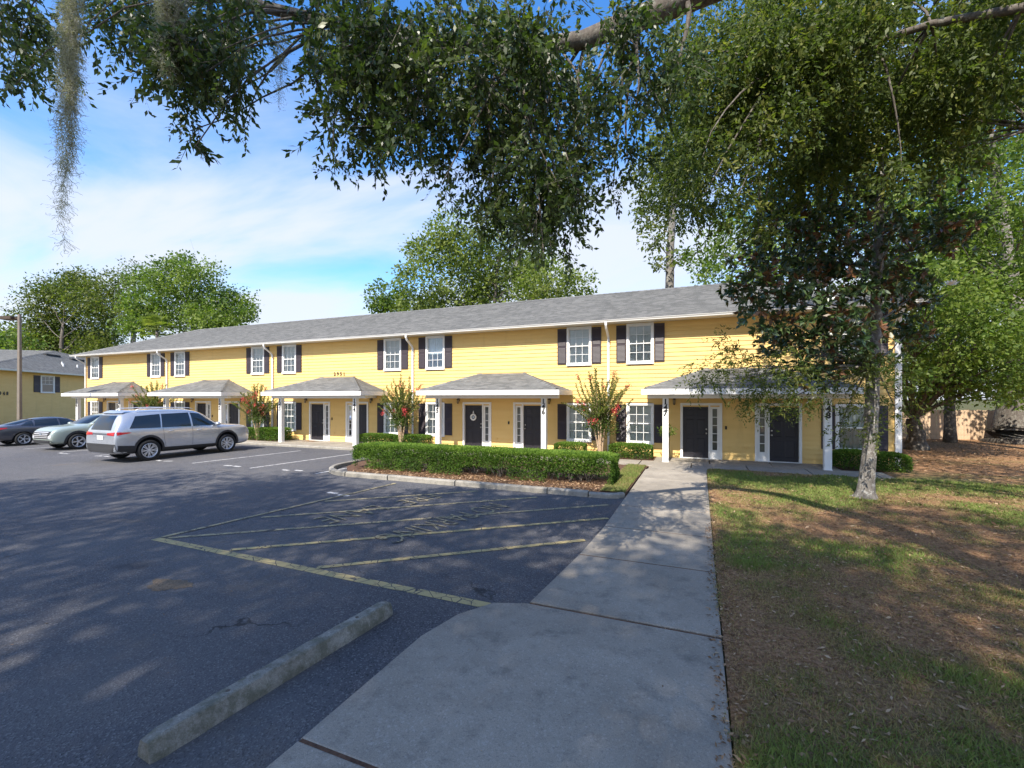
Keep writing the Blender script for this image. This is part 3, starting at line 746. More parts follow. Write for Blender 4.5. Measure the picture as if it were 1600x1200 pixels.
# windows: one prototype per kind, meshes shared by all copies
def window_meshes():
    w = {}
    h = (LZ1-LZ0)
    m = MB(); c = 0.085; yf = -0.058
    m.box(-WHW, -WHW+c, yf, 0.02, 0, h); m.box(WHW-c, WHW, yf, 0.02, 0, h)
    m.box(-WHW+c, WHW-c, yf, 0.02, h-c, h); m.box(-WHW-.01, WHW+.01, yf-.02, 0.02, -0.03, c*.8)
    # jamb liner back to the wall core
    m.box(-WHW+c-.02, -WHW+c-.001, .02, .15, .05, h-.05); m.box(WHW-c+.001, WHW-c+.02, .02, .15, .05, h-.05)
    m.box(-WHW+c-.02, WHW-c+.02, .02, .15, h-c+.001, h-c+.02); m.box(-WHW+c-.02, WHW-c+.02, .02, .15, c*.8-.02, c*.8-.001)
    w['window'] = m.mesh('window')
    iw = WHW-c; z0, z1 = c*.8, h-c; zm = (z0+z1)/2; t = .035
    for nm, a, b, yy in (('upper', zm-.012, z1, 0.0), ('lower', z0, zm+.02, -.02)):
        for grid in (0, 1):
            m = MB(); m.box(-iw, -iw+t, yy-.018, yy+.018, a, b); m.box(iw-t, iw, yy-.018, yy+.018, a, b); m.box(-iw+t, iw-t, yy-.018, yy+.018, a, a+t); m.box(-iw+t, iw-t, yy-.018, yy+.018, b-t, b)
            if grid:
                gx = (2*iw-2*t)/3
                for j in (1, 2): m.box(-iw+t+gx*j-.009, -iw+t+gx*j+.009, yy-.010, yy+.004, a+t, b-t)
                zz = (a+b)/2
                for j in range(3): m.box(-iw+t+gx*j+.009, -iw+t+gx*(j+1)-.009, yy-.0095, yy+.0035, zz-.009, zz+.009)
            w[nm+str(grid)] = m.mesh('sash')
        gx = (2*iw-2*t)/3; gz = (b-a-2*t)/2
        m = MB(); m.quad((0.009, 0, 0.009), (gx-.009, 0, 0.009), (gx-.009, 0, gz-.009), (0.009, 0, gz-.009)); w[nm+'pane'] = (m.mesh('pane'), [(-iw+t+gx*i, yy-.003, a+t+gz*j) for i in range(3) for j in range(2)])
        m = MB(); m.quad((-iw+t, yy-.003, a+t), (iw-t, yy-.003, a+t), (iw-t, yy-.003, b-t), (-iw+t, yy-.003, b-t)); w[nm+'big'] = m.mesh('pane')
    m = MB(); z = z0+.02
    while z < z1-.02:
        m.quad((-iw+.01, .060, z), (iw-.01, .060, z), (iw-.01, .082, z+.050), (-iw+.01, .082, z+.050)); z += .052
    m.box(-iw+.01, iw-.01, .06, .10, z1-.03, z1-.002); m.quad((-iw, .125, z0), (iw, .125, z0), (iw, .125, z1), (-iw, .125, z1))
    w['blind'] = m.mesh('blind')
    m = MB(); n = 40; vs = []
    for i in range(n+1): 
        xx = -iw+.01+(2*iw-.02)*i/n; yy = .085+.018*math.sin(i*1.1)+.006*math.sin(i*2.7)
        vs += [(xx, yy, z0), (xx, yy, z1)]
    m.add(vs, [(2*i, 2*i+2, 2*i+3, 2*i+1) for i in range(n)]); w['curtain'] = m.mesh('curtain')
    m = MB(); m.box(-.20, .20, -.055, -.031, 0.0, h-.10)
    for a, b in ((.05, h*.46-.02), (h*.46+.05, h-.15)):
        for i in range(int((b-a)/.05)):
            z = a+i*.05; m.add([(-.155, -.056, z), (.155, -.056, z), (.155, -.068, z+.012), (-.155, -.068, z+.012), (.155, -.056, z+.045), (-.155, -.056, z+.045)], [(0, 1, 2, 3), (3, 2, 4, 5)])
    w['shutter'] = m.mesh('shutter')
    return w
WM = window_meshes()
SH = M['shutter']
def put_window(x, z, grids=(1, 1), cover='blind', lab=None):
    o = mesh_obj('window', WM['window'], M['white'], bld); o.location = (x-OX, FY-OY, z)
    if lab: o['label'] = lab
    for nm, gflag in (('upper', grids[0]), ('lower', grids[1])):
        mesh_obj('sash', WM[nm+str(gflag)], M['white'], o)
        if gflag:
            me, spots = WM[nm+'pane']
            for s_ in spots:
                q = mesh_obj('pane', me, M['glass'], o); q.location = s_
        else: mesh_obj('pane', WM[nm+'big'], M['glass'], o)
    if cover == 'blind': mesh_obj('blind', WM['blind'], M['blind'], o)
    else: mesh_obj('curtain', WM['curtain'] if cover == 'curtain' else WM['curtain'].copy(), M['curtain'], o)
    if cover == 'shade': c_ = bpy.data.objects[-1] if False else [k_ for k_ in o.children if k_.name.startswith('curtain')][0]; c_.data.materials.clear(); c_.data.materials.append(M['greyroom'])
    for sg in (-1, 1):
        s_ = mesh_obj('shutter', WM['shutter'], SH, bld); s_.location = (x+sg*(WHW+.215)-OX, FY-OY, z+.05)
special = {(1, 0, 1): ((0, 1), 'curtain'), (0, 1, 0): ((0, 0), 'shade')}
for k in range(NM):
    cx = 1.355-MW*k
    for side in (0, 1):
        for fl in (0, 1):
            gr, cv = special.get((k, side, fl), ((1, 1), 'blind'))
            put_window(cx+(-WX if side == 0 else WX), UZ0 if fl else LZ0, gr, cv)

# front doors: six-panel leaf, frame, sidelight, hardware
def door_meshes(s):
    """s=+1: sidelight to the right of the leaf; everything about the leaf's centre"""
    d = {}
    m = MB(); w, h = .457, 2.03; y0 = .035
    m.box(-w, w, y0, y0+.045, 0.02, h+.02)
    d['door'] = m.mesh('door', bevel=.003)
    m = MB()
    for (a, b) in ((.16, .78), (.92, 1.52), (1.64, 1.90)):
        for xa, xb in ((-.35, -.05), (.05, .35)):
            m.add([(xa, y0-.001, a), (xb, y0-.001, a), (xb, y0-.001, b), (xa, y0-.001, b), (xa+.03, y0-.014, a+.03), (xb-.03, y0-.014, a+.03), (xb-.03, y0-.014, b-.03), (xa+.03, y0-.014, b-.03)],
                  [(0, 1, 5, 4), (1, 2, 6, 5), (2, 3, 7, 6), (3, 0, 4, 7), (4, 5, 6, 7)])
    d['panels'] = m
    m = MB(); e = w+.065+.30+.035      # far side of the sidelight opening
    L_, R_ = (-w-.01, e) if s > 0 else (-e, w+.01)
    m.box(L_-.09, L_, -.062, .10, 0.0, 2.16); m.box(R_, R_+.09, -.062, .10, 0.0, 2.16); m.box(L_, R_, -.062, .10, 2.065, 2.16)
    a, b = (w+.008, w+.075) if s > 0 else (-w-.075, -w-.008)
    m.box(a, b, -.04, .10, 0.0, 2.065)
    m.box(L_, R_, .085, .15, 0.0, 2.065); m.box(L_, R_, -.10, .08, -.03, .018)
    d['door_frame'] = m.mesh('door_frame')
    a, b = (w+.075, e) if s > 0 else (-e, -w-.075)
    ga, gb = a+.075, b-.085
    m = MB(); m.box(a, ga, .0, .06, 0.018, 2.065); m.box(gb, b, .0, .06, .018, 2.065); m.box(ga, gb, .0, .06, .018, .34); m.box(ga, gb, .0, .06, 1.93, 2.065)
    hz_ = (1.93-.34)/5
    for i in range(1, 5): m.box(ga, gb, .005, .05, .34+hz_*i-.012, .34+hz_*i+.012)
    d['sidelight'] = m.mesh('sidelight')
    m = MB(); m.quad((ga, .028, 0.0), (gb, .028, 0.0), (gb, .028, hz_-.024), (ga, .028, hz_-.024)); d['slpane'] = (m.mesh('pane'), [.34+hz_*i+.012 for i in range(5)])
    m = MB(); m.quad((ga-.01, .07, .33), (gb+.01, .07, .33), (gb+.01, .07, 1.94), (ga-.01, .07, 1.94)); d['slroom'] = m.mesh('interior')
    m = MB(); hx = s*.39
    m.lathe([(0, -.032), (.03, -.032), (.033, -.01), (.033, .036)], 14, 'y', (hx, 0, .98)); m.lathe([(0, -.05), (.02, -.05), (.027, -.035), (.02, -.02), (.012, -.01), (.012, .036)], 12, 'y', (hx, 0, .98)); d['handle'] = m.mesh('handle', True)
    m = MB(); m.lathe([(0, -.0), (.026, .0), (.032, .012), (.032, .036)], 14, 'y', (hx, 0, 1.14)); d['deadbolt'] = m.mesh('deadbolt', True)
    m = MB(); m.box(-w+.01, w-.01, .020, .033, .03, .17); d['kick_plate'] = m.mesh('kick_plate')
    return d
DM = {1: door_meshes(1), -1: door_meshes(-1)}
PANEL = {s: DM[s]['panels'].mesh('panel') for s in (1, -1)}
def put_door(x, s):
    d = DM[s]
    o = mesh_obj('door', d['door'], M['door'], bld); o.location = (x-OX, FY-OY, ZB)
    mesh_obj('panel', PANEL[s], M['door'], o); mesh_obj('handle', d['handle'], M['metal'], o); mesh_obj('deadbolt', d['deadbolt'], M['metal'], o)
    f = mesh_obj('door_frame', d['door_frame'], M['white'], bld); f.location = o.location
    sl = mesh_obj('sidelight', d['sidelight'], M['white'], bld); sl.location = o.location
    mesh_obj('interior', d['slroom'], M['room'], sl)
    for z in d['slpane'][1]:
        q = mesh_obj('pane', d['slpane'][0], M['glass'], sl); q.location = (0, 0, z)
    return o
# lantern
def lantern_meshes():
    m = MB(); m.box(-.045, .045, -.035, -.028, .0, .16); m.tube([(0, -.035, .11), (0, -.09, .15), (0, -.13, .13)], .011, 6)
    m.lathe([(0.005, .14), (.02, .135), (.062, .085), (.066, .075), (.06, .072)], 8, c=(0, -.13, 0)); m.lathe([(.05, -.075), (.045, -.09), (.01, -.12), (0.0, -.125)], 8, c=(0, -.13, 0))
    for j in range(4):
        a = j*math.pi/2+.4; m.tube([(.05*math.cos(a), -.13+.05*math.sin(a), .075), (.046*math.cos(a), -.13+.046*math.sin(a), -.078)], .005, 4)
    f = m.mesh('wall_lantern')
    m = MB(); m.lathe([(.052, .072), (.044, -.075)], 8, c=(0, -.13, 0)); return f, m.mesh('lantern_glass')
LF, LG = lantern_meshes()
def text_at(txt, size, x, z, y, parent, mat, name='house_number', bold=.02):
    me = text_mesh(txt, size, bold*size, .006)
    for v in me.vertices: v.co = Vector((v.co.x, -v.co.z, v.co.y))
    me.update(); o = mesh_obj(name, me, mat, parent); o.location = (x, y, z); return o
def digit_mesh(ch, size):
    """bold slab-serif numeral"""
    me = text_mesh(ch, size, .034*size, .006)
    bm = bmesh.new(); bm.from_mesh(me)
    bmesh.ops.transform(bm, matrix=Matrix(((1, 0, 0, 0), (0, 0, -1, 0), (0, 1, 0, 0), (0, 0, 0, 1))), verts=bm.verts)
    zs = [v.co.z for v in bm.verts]; xs = [v.co.x for v in bm.verts]
    zc = (min(zs)+max(zs))/2; 
    if ch in '14':
        xb = (min(xs)+max(xs))/2 + (.10*size if ch == '4' else .06*size)
        mat_ = Matrix.Translation((xb, 0, min(zs)+.04*size)) @ Matrix.Diagonal((.40*size, .011, .075*size, 1))
        bmesh.ops.create_cube(bm, size=1.0, matrix=mat_)
    if ch == '7':
        mat_ = Matrix.Translation((min(xs)+.04*size, 0, max(zs)-.12*size)) @ Matrix.Diagonal((.075*size, .011, .22*size, 1))
        bmesh.ops.create_cube(bm, size=1.0, matrix=mat_)
    bmesh.ops.translate(bm, verts=bm.verts, vec=(-(min(xs)+max(xs))/2, 0, -zc))
    bm.to_mesh(me); bm.free(); return me
DIG = {}
def digit(ch, size):
    if (ch, size) not in DIG: DIG[(ch, size)] = digit_mesh(ch, size)
    return DIG[(ch, size)]
# porches
PY, PHW, PZ0, PZ1 = 17.05, 3.30, 2.58, 2.765
POX, POY = 2.51, 17.62
def porch_meshes():
    d = {}
    m = MB(); a = (-PHW, PY-FY, PZ1); b = (PHW, PY-FY, PZ1); c = (-1.09, -.034, 3.58); e = (1.09, -.034, 3.58)
    slope(m, a, b, c, e, 15, .010)
    slope(m, b, (PHW, -.034, PZ1), e, e, 15, .010); slope(m, (-PHW, -.034, PZ1), a, c, c, 15, .010)
    d['porch_roof'] = m.mesh('porch_roof')
    m = MB(); A_ = lambda u, w: tuple(Vector(u).lerp(Vector(w), .05)); caps(m, A_(a, c), c, 14); d['hip_cap'] = m.mesh('hip_cap'); m = MB(); caps(m, A_(b, e), e, 14); d['hip_cap2'] = m.mesh('hip_cap')
    m = MB(); m.box(-PHW-.02, PHW+.02, PY-FY-.025, PY-FY, PZ0, PZ1+.012); m.box(PHW, PHW+.02, PY-FY, -.034, PZ0, PZ1+.008); m.box(-PHW-.02, -PHW, PY-FY, -.034, PZ0, PZ1+.008); d['fascia'] = m.mesh('fascia')
    m = MB(); m.box(-PHW+.002, PHW-.002, PY-FY+.002, -.034, PZ0+.012, PZ0+.03); d['soffit'] = m.mesh('soffit')
    m = MB(); yb = POY-FY; m.box(-PHW+.16, PHW-.16, yb-.10, yb+.10, PZ0-.14, PZ0+.010)
    for sg in (-1, 1): m.box(sg*POX-.09, sg*POX+.09, yb+.101, -.034, PZ0-.13, PZ0+.009)
    d['beam'] = m.mesh('beam')
    m = MB(); m.box(-.105, .105, -.105, .105, ZB, PZ0-.142); m.box(-.12, .12, -.12, .12, ZB-.001, ZB+.02); d['post'] = m.mesh('post', bevel=.006)
    return d
PM = porch_meshes()
for k in range(NM):
    cx = 1.355-MW*k; n0 = 147-2*k
    pr = mesh_obj('porch_roof', PM['porch_roof'], M['shingle'], bld); pr.location = (cx-OX, 0, 0)
    mesh_obj('hip_cap', PM['hip_cap'], M['shingle'], pr); mesh_obj('hip_cap', PM['hip_cap2'], M['shingle'], pr); mesh_obj('fascia', PM['fascia'], M['white'], pr); mesh_obj('soffit', PM['soffit'], M['offwhite'], pr); mesh_obj('beam', PM['beam'], M['white'], pr)
    for sg in (-1, 1):
        p = mesh_obj('post', PM['post'], M['white'], bld); p.location = (cx+sg*POX-OX, POY-FY, 0)
        num = str(n0 if sg < 0 else n0+1)
        for j, ch in enumerate(num):
            q = mesh_obj('house_number', digit(ch, .275), M['black'], p); q.location = (0, -.113, 2.32-.215*j)
        put_door(cx+sg*1.50, -sg)
        l = mesh_obj('wall_lantern', LF, M['bronze'], bld); l.location = (cx+sg*2.28-OX, 0, 2.30); mesh_obj('lantern_glass', LG, M['amber'], l)
        m = MB(); m.box(-.055, .055, -.045, -.028, -.035, .035); q = m.build('outlet_box', M['siding'], bld); q.location = (cx+sg*.30-OX, 0, .56)
        m = MB(); m.box(-.09, .09, -.045, -.028, -.03, .03); q = m.build('wall_vent', M['siding'], bld); q.location = (cx+sg*2.05-OX, 0, .30)
    m = MB(); m.box(-.033, .033, -.05, -.028, -.065, .065); m.lathe([(0, -.056), (.014, -.056), (.016, -.05)], 10, 'y', (0, 0, -.03))
    q = m.build('doorbell', M['black'], bld); q.location = (cx+(-.42 if k != 1 else .32)-OX, 0, 1.32)
for j, ch in enumerate('2951'):
    q = mesh_obj('building_number', digit(ch, .26), M['black'], bld); q.location = (-18.35+.215*j-OX, -.034, 3.76)
# doormats, wreath, potted plant
for k in range(NM):
    cx = 1.355-MW*k
    for sg in (-1, 1):
        if (k, sg) in ((1, -1), (1, 1), (2, -1)):
            m = MB(); m.box(-.40, .40, -.24, .24, 0, .012); q = m.build('doormat', simple('coir_mat', (.20, .115, .06), .95, var=.4, scale=60), bevel=.004); q.location = (cx+sg*1.50, 18.62, ZB+.002)
            tag(q, {(1, -1): 'brown doormat before the door with the white wreath', (1, 1): 'brown doormat before the door beside post 146', (2, -1): 'brown doormat before the door between posts 143 and 144'}[(k, sg)], 'doormat', 'doormats on the porches')
wr = empty('wreath', (1.355-MW-1.50, FY-.01, 1.55)); tag(wr, 'round white wreath hung on the dark door of unit 145', 'wreath')
m = MB(); k1, k2 = 30, 8
for i in range(k1):
    a = 2*math.pi*i/k1; rr = .042*(1+.2*math.sin(i*2.3))
    for j in range(k2):
        b = 2*math.pi*j/k2; q = .125+rr*math.cos(b); m.v.append((q*math.cos(a), -.02+rr*math.sin(b), q*math.sin(a)))
m.f += [(i*k2+j, ((i+1) % k1)*k2+j, ((i+1) % k1)*k2+(j+1) % k2, i*k2+(j+1) % k2) for i in range(k1) for j in range(k2)]
m.build('ring', M['white'], wr, True)
m = MB(); m.tube([(0, -.012, .15), (0, .0, .23), (0, .0, .30)], .012, 6); m.box(-.02, .02, -.03, .01, .17, .26); m.build('ribbon', M['white'], wr)
m = MB(); m.lathe([(0, -.025), (.05, -.03), (.055, -.015), (.05, .0)], 12, 'y'); m.build('centre_flower', M['curtain'], wr)

# ------------------------------------------------------------------ second yellow building, far left
b2 = empty('neighbouring_building', (-64.0, 31.8, -0.75), R(128)); tag(b2, 'smaller yellow building in shade at the far left', 'building')
hw, dp = 19.5, 40.0
m = MB(); m.box(-hw, hw, 0.12, dp, 0, 5.5); w2 = m.build('wall', M['siding'], b2)
for i in range(33):
    z0 = .05+i*CH; m = MB(); m.add([(-hw, .09, z0), (hw, .09, z0), (hw, .115, z0+CH), (-hw, .115, z0+CH), (-hw, .13, z0), (hw, .13, z0)], [(0, 1, 2, 3), (0, 4, 5, 1)]); m.build('siding_board', M['siding'], w2)
ov = .6; zr = 5.62; rn = 6.6; rs = 3.0; PT = rs/rn
A = [(-hw-ov, .12-ov, zr), (hw+ov, .12-ov, zr), (hw+ov, dp+ov, zr), (-hw-ov, dp+ov, zr)]
rl, rr = (0, .12-ov+rn, zr+rs), (0, dp+ov-rn, zr+rs)
m = MB(); slope(m, A[0], A[1], rl, rl, 50); slope(m, A[1], A[2], rl, rr, 50); slope(m, A[2], A[3], rr, rr, 20); slope(m, A[3], A[0], rr, rl, 50)
r2 = m.build('roof', M['shingle'], b2)
m = MB(); caps(m, A[0], rl, 60); caps(m, A[1], rl, 60); caps(m, rl, rr, 60); m.build('ridge_cap', M['shingle'], r2)
rz = lambda yy: zr+(yy-.12+ov)*PT
for xx, yy in ((-3.5, 4.3), (-.3, 3.8)):
    m = MB(); m.box(xx-1.1, xx+1.1, yy-.14, yy+.14, rz(yy)-.05, rz(yy)+.16); m.build('roof_vent', M['dark'], r2)
for xx, yy in ((-6.9, 1.4), (-6.2, 1.9), (-4.5, 1.5)):
    m = MB(); m.lathe([(.07, rz(yy)-.1), (.07, rz(yy)+.3), (.0, rz(yy)+.3)], 10, c=(xx, yy, 0)); m.build('vent_pipe', M['white'], r2)
m = MB(); m.box(-hw-ov, hw+ov, .12-ov-.12, .12-ov, 5.50, 5.63); m.box(-hw-ov, hw+ov, .12-ov, .11, 5.51, 5.53); m.build('gutter', M['offwhite'], b2)
for xx in (-11.46,):
    o = mesh_obj('window', WM['window'], M['white'], b2); o.location = (xx, .082, UZ0-.18); o.scale = (1.70, 1, 1)
    for nm in ('upper', 'lower'):
        mesh_obj('sash', WM[nm+('1' if nm == 'upper' else '0')], M['white'], o)
        if nm == 'upper':
            for s_ in WM['upperpane'][1]: q = mesh_obj('pane', WM['upperpane'][0], M['glass'], o); q.location = s_
        else: mesh_obj('pane', WM['lowerbig'], M['glass'], o)
    m = MB(); m.quad((-.46, .003, .06), (.46, .003, .06), (.46, .003, 1.56), (-.46, .003, 1.56)); m.build('interior', M['dark'], o)
    for sg in (-1, 1): s_ = mesh_obj('shutter', WM['shutter'], SH, b2); s_.location = (xx+sg*1.32, .12, UZ0-.13); s_.scale = (1.95, 1, 1)
for j, ch in enumerate('2948'):
    q = mesh_obj('building_number', digit(ch, .40), M['black'], b2); q.location = (-17.25+.37*j, .075, 3.6)
# ------------------------------------------------------------------ cars
def paint(name, col, metal=0.55, rough=0.32):
    m, t, out = mat_new(name); b = bsdf(t, out, rough, metal, 0.5, 0.9)
    v = coords(t); n = noise(t, v, 900, 2); n2 = noise(t, v, 3, 5)
    c = ramp(t, n, [(0.35, tuple(x*.88 for x in col)), (0.65, tuple(min(1, x*1.08) for x in col))])
    c = mixrgb(t, maprange(t, n2, .5, .8, 0, .15), c, (.25, .22, .18)); t.links.new(c, b.inputs['Base Color']); return m
M['tyre'] = simple('tyre_rubber', (.018, .018, .018), .85, var=.2, scale=30)
M['clad'] = simple('black_cladding', (.028, .028, .030), .6, var=.15, scale=20)
M['alloy'] = simple('alloy_wheel', (.68, .68, .69), .35, .5, .5, .06)
M['autoglass'] = simple('car_glass', (.012, .015, .019), .04, 0, .8, .1)
M['redlight'] = simple('red_lens', (.38, .012, .016), .12, 0, .6, .1)
M['clear'] = simple('clear_lens', (.62, .64, .66), .1, .3, .6, .05)
M['chrome'] = simple('chrome_trim', (.62, .62, .63), .15, 1.0, .5, .03)
M['plate'] = simple('number_plate', (.62, .65, .60), .5, var=.08, scale=30)
M['cabin'] = simple('car_cabin', (.02, .02, .022), .8)

def car_body(st, Wd, mat, wheels, WR, z_under):
    """st: stations (y, belt z, top z, half-width factor, roof half width, underside z)"""
    rows = []
    for (y, zb, zt, kf, wr, zs) in st:
        w = Wd/2*kf
        if zt > zb+0.12:
            zm = zb + (zt-zb)*0.5; wm = wr+(w*.965-wr)*.58
            r = [(0, zs), (.80*w, zs), (.955*w, zs+.07), (.99*w, zs+.20), (w, (zs+zb)*.52), (.995*w, zb-.14), (.965*w, zb), (wm, zm), (wr+.035, zt-.13), (wr-.06, zt-.035), (wr*.5, zt-.004), (0, zt)]
        else:
            r = [(0, zs), (.80*w, zs), (.955*w, zs+.07), (.99*w, zs+.20), (w, (zs+zt)*.52), (.99*w, zt-.17), (.955*w, zt-.075), (.88*w, zt-.035), (.76*w, zt-.016), (.56*w, zt-.006), (.3*w, zt-.001), (0, zt)]
        rows.append((y, r))
    n = len(rows[0][1]); ring = 2*n-2
    vs = []
    for y, r in rows:
        vs += [(x, y, z) for x, z in r] + [(-x, y, z) for x, z in r[-2:0:-1]]
    fs = [(i*ring+j, i*ring+(j+1) % ring, (i+1)*ring+(j+1) % ring, (i+1)*ring+j) for i in range(len(rows)-1) for j in range(ring)]
    # end caps as strips so that they subdivide cleanly
    for base, flip in ((0, 0), ((len(rows)-1)*ring, 1)):
        for j in range(n-1):
            a, b = j, j+1; c, d = (ring-(j+1)) % ring, (ring-j) % ring
            f = [base+a, base+b, base+c, base+d]; f = list(dict.fromkeys(f))
            if len(f) >= 3: fs.append(tuple(f))
    me = bpy.data.meshes.new('body'); me.from_pydata(vs, [], fs)
    bm = bmesh.new(); bm.from_mesh(me); bmesh.ops.recalc_face_normals(bm, faces=bm.faces); bm.to_mesh(me); bm.free()
    me.materials.append(mat); me.materials.append(M['cabin'])
    o = bpy.data.objects.new('body', me); COL.objects.link(o)
    sm = o.modifiers.new('s', 'SUBSURF'); sm.levels = 2; sm.render_levels = 2
    dg = bpy.context.evaluated_depsgraph_get()
    smooth = bpy.data.meshes.new_from_object(o.evaluated_get(dg))
    o.modifiers.clear(); o.data = smooth
    bm = bmesh.new(); bm.from_mesh(smooth); bvh = BVHTree.FromBMesh(bm); bm.free()
    cut = MB()
    for y in wheels:
        for sg in (-1, 1):
            a, b = sorted((sg*(Wd/2-.34), sg*(Wd/2+.2)))
            R_ = WR+.055; k = 36; n0 = len(cut.v)
            for xx in (a, b):
                cut.v += [(xx, y+R_*math.cos(2*math.pi*j/k), WR+R_*math.sin(2*math.pi*j/k)) for j in range(k)]
            cut.f += [(n0+j, n0+(j+1) % k, n0+k+(j+1) % k, n0+k+j) for j in range(k)] + [tuple(n0+j for j in range(k)), tuple(n0+k+j for j in range(k-1, -1, -1))]
    cme = cut.mesh('cutter'); cme.materials.append(mat); cme.materials.append(M['cabin'])
    cme.polygons.foreach_set('material_index', [1]*len(cme.polygons))
    co = bpy.data.objects.new('cutter', cme); COL.objects.link(co)
    bo = o.modifiers.new('b', 'BOOLEAN'); bo.operation = 'DIFFERENCE'; bo.object = co; bo.solver = 'EXACT'
    dg = bpy.context.evaluated_depsgraph_get(); dg.update()
    fin = bpy.data.meshes.new_from_object(o.evaluated_get(dg))
    bpy.data.objects.remove(co, do_unlink=True); bpy.data.objects.remove(o, do_unlink=True)
    fin.polygons.foreach_set('use_smooth', [True]*len(fin.polygons))
    for p in fin.polygons:
        if p.material_index == 1: p.use_smooth = False
    return fin, bvh
def lerp_poly(P, t):
    """point at t (0..1) along a polyline by index"""
    s = t*(len(P)-1); i = min(int(s), len(P)-2); f = s-i
    return tuple(P[i][k]*(1-f)+P[i+1][k]*f for k in range(len(P[0])))
def patch(bvh, lo, hi, axis, side=1, off=.005, nu=16, nv=6):
    """panel between two edge lines, laid onto the body. axis 'x': points (y,z) seen from the side; 'y': points (x,z) seen from front(+1)/rear(-1)"""
    m = MB(); pts = []
    for i in range(nu+1):
        a, b = lerp_poly(lo, i/nu), lerp_poly(hi, i/nu)
        for j in range(nv+1):
            t = j/nv; u, z = a[0]*(1-t)+b[0]*t, a[1]*(1-t)+b[1]*t
            if axis == 'x': o, d = Vector((side*4, u, z)), Vector((-side, 0, 0))
            else: o, d = Vector((u, side*8, z)), Vector((0, -side, 0))
            h = bvh.ray_cast(o, d)
            if h[0] is None:
                p = pts[-1] if pts else Vector((u if axis == 'y' else side*.9, u if axis == 'x' else side*2.4, z))
            else: p = h[0] + (h[1] if h[1].dot(d) < 0 else -h[1])*off
            pts.append(p)
    m.v = [tuple(p) for p in pts]
    k = nv+1; m.f = [(i*k+j, (i+1)*k+j, (i+1)*k+j+1, i*k+j+1) for i in range(nu) for j in range(nv)]
    return m
def wheel(parent, x, y, WR, wid, spokes, mat=None):
    s = 1 if x > 0 else -1
    m = MB(); w = wid/2
    m.lathe([(WR*.66, -w*.8), (WR*.72, -w), (WR*.93, -w), (WR*.985, -w*.8), (WR, -w*.5), (WR, w*.5), (WR*.985, w*.8), (WR*.93, w), (WR*.72, w), (WR*.66, w*.8), (WR*.66, -w*.8)], 40, 'x')
    o = m.build('wheel', M['tyre'], parent, True); o.location = (x, y, WR)
    m = MB(); m.lathe([(WR*.70, s*w*.90), (WR*.665, s*w*.98), (WR*.63, s*w*.85), (WR*.60, s*w*.1), (WR*.60, -s*w*.6), (WR*.68, -s*w*.8)], 36, 'x')
    m.lathe([(0, s*w*.72), (WR*.11, s*w*.72), (WR*.15, s*w*.55), (WR*.16, s*w*.2)], 20, 'x')
    for i in range(spokes):
        a = 2*math.pi*i/spokes
        for da in (-.10, .10):
            c0, s0 = math.cos(a+da*.4), math.sin(a+da*.4); c1, s1 = math.cos(a+da*1.4), math.sin(a+da*1.4)
            tn = (-math.sin(a), math.cos(a)); ww = WR*.035
            r0, r1 = WR*.13, WR*.625
            P = [(r0*c0, r0*s0, s*w*.60), (r1*c1, r1*s1, s*w*.70)]
            vs = []
            for (py, pz, px) in P:
                for q, dd in ((-1, 0), (1, 0), (1, -s*w*.22), (-1, -s*w*.22)): vs.append((px+dd, py+tn[0]*ww*q, pz+tn[1]*ww*q))
            m.add(vs, [(0, 1, 5, 4), (1, 2, 6, 5), (2, 3, 7, 6), (3, 0, 4, 7), (4, 5, 6, 7)])
    m.build('rim', mat or M['alloy'], o, False)
    m = MB(); m.lathe([(0, -s*w*.15), (WR*.60, -s*w*.15)], 24, 'x'); m.build('brake_disc', M['clad'], o)
    return o
def seam(bvh, P, side, parent, wd=.009, name='door_seam', mat=None):
    lo = [(p[0]-wd/2 if True else p[0], p[1]) for p in P]; hi = [(p[0]+wd/2, p[1]) for p in P]
    patch(bvh, lo, hi, 'x', side, .003, 3*len(P), 1).build(name, mat or M['cabin'], parent)
def arch(bvh, yc, WR, side, parent, w0=.05, w1=.125, zmin=.24, mat=None):
    lo, hi = [], []
    for i in range(19):
        a = R(-16 + 212*i/18); lo.append((yc+(WR+w0)*math.cos(a), max(zmin, WR+(WR+w0)*math.sin(a)))); hi.append((yc+(WR+w1)*math.cos(a), max(zmin, WR+(WR+w1)*math.sin(a))))
    patch(bvh, lo, hi, 'x', side, .010, 36, 2).build('wheel_arch', mat or M['clad'], parent, True)
def handle(bvh, y, z, side, parent, mat):
    h = bvh.ray_cast(Vector((side*4, y, z)), Vector((-side, 0, 0)))[0]; x = h.x
    m = MB(); m.tube([(x-side*.01, y-.10, z), (x+side*.03, y-.085, z+.003), (x+side*.036, y, z+.004), (x+side*.03, y+.085, z+.003), (x-side*.01, y+.10, z)], .013, 6); m.build('door_handle', mat, parent, True)
def mirror_(bvh, y, z, side, parent, mat):
    h = bvh.ray_cast(Vector((side*4, y, z)), Vector((-side, 0, 0)))[0]; x = h.x
    m = MB(); m.lathe([(0, -.09), (.06, -.085), (.085, -.03), (.08, .05), (.05, .09), (0, .10)], 12, 'y')
    m.v = [(a*1.35+x+side*.15, b+y, c*.85+z+.03) for a, b, c in m.v]
    m.tube([(x-side*.02, y, z-.03), (x+side*.10, y, z)], .022, 6); m.build('wing_mirror', mat, parent, True)

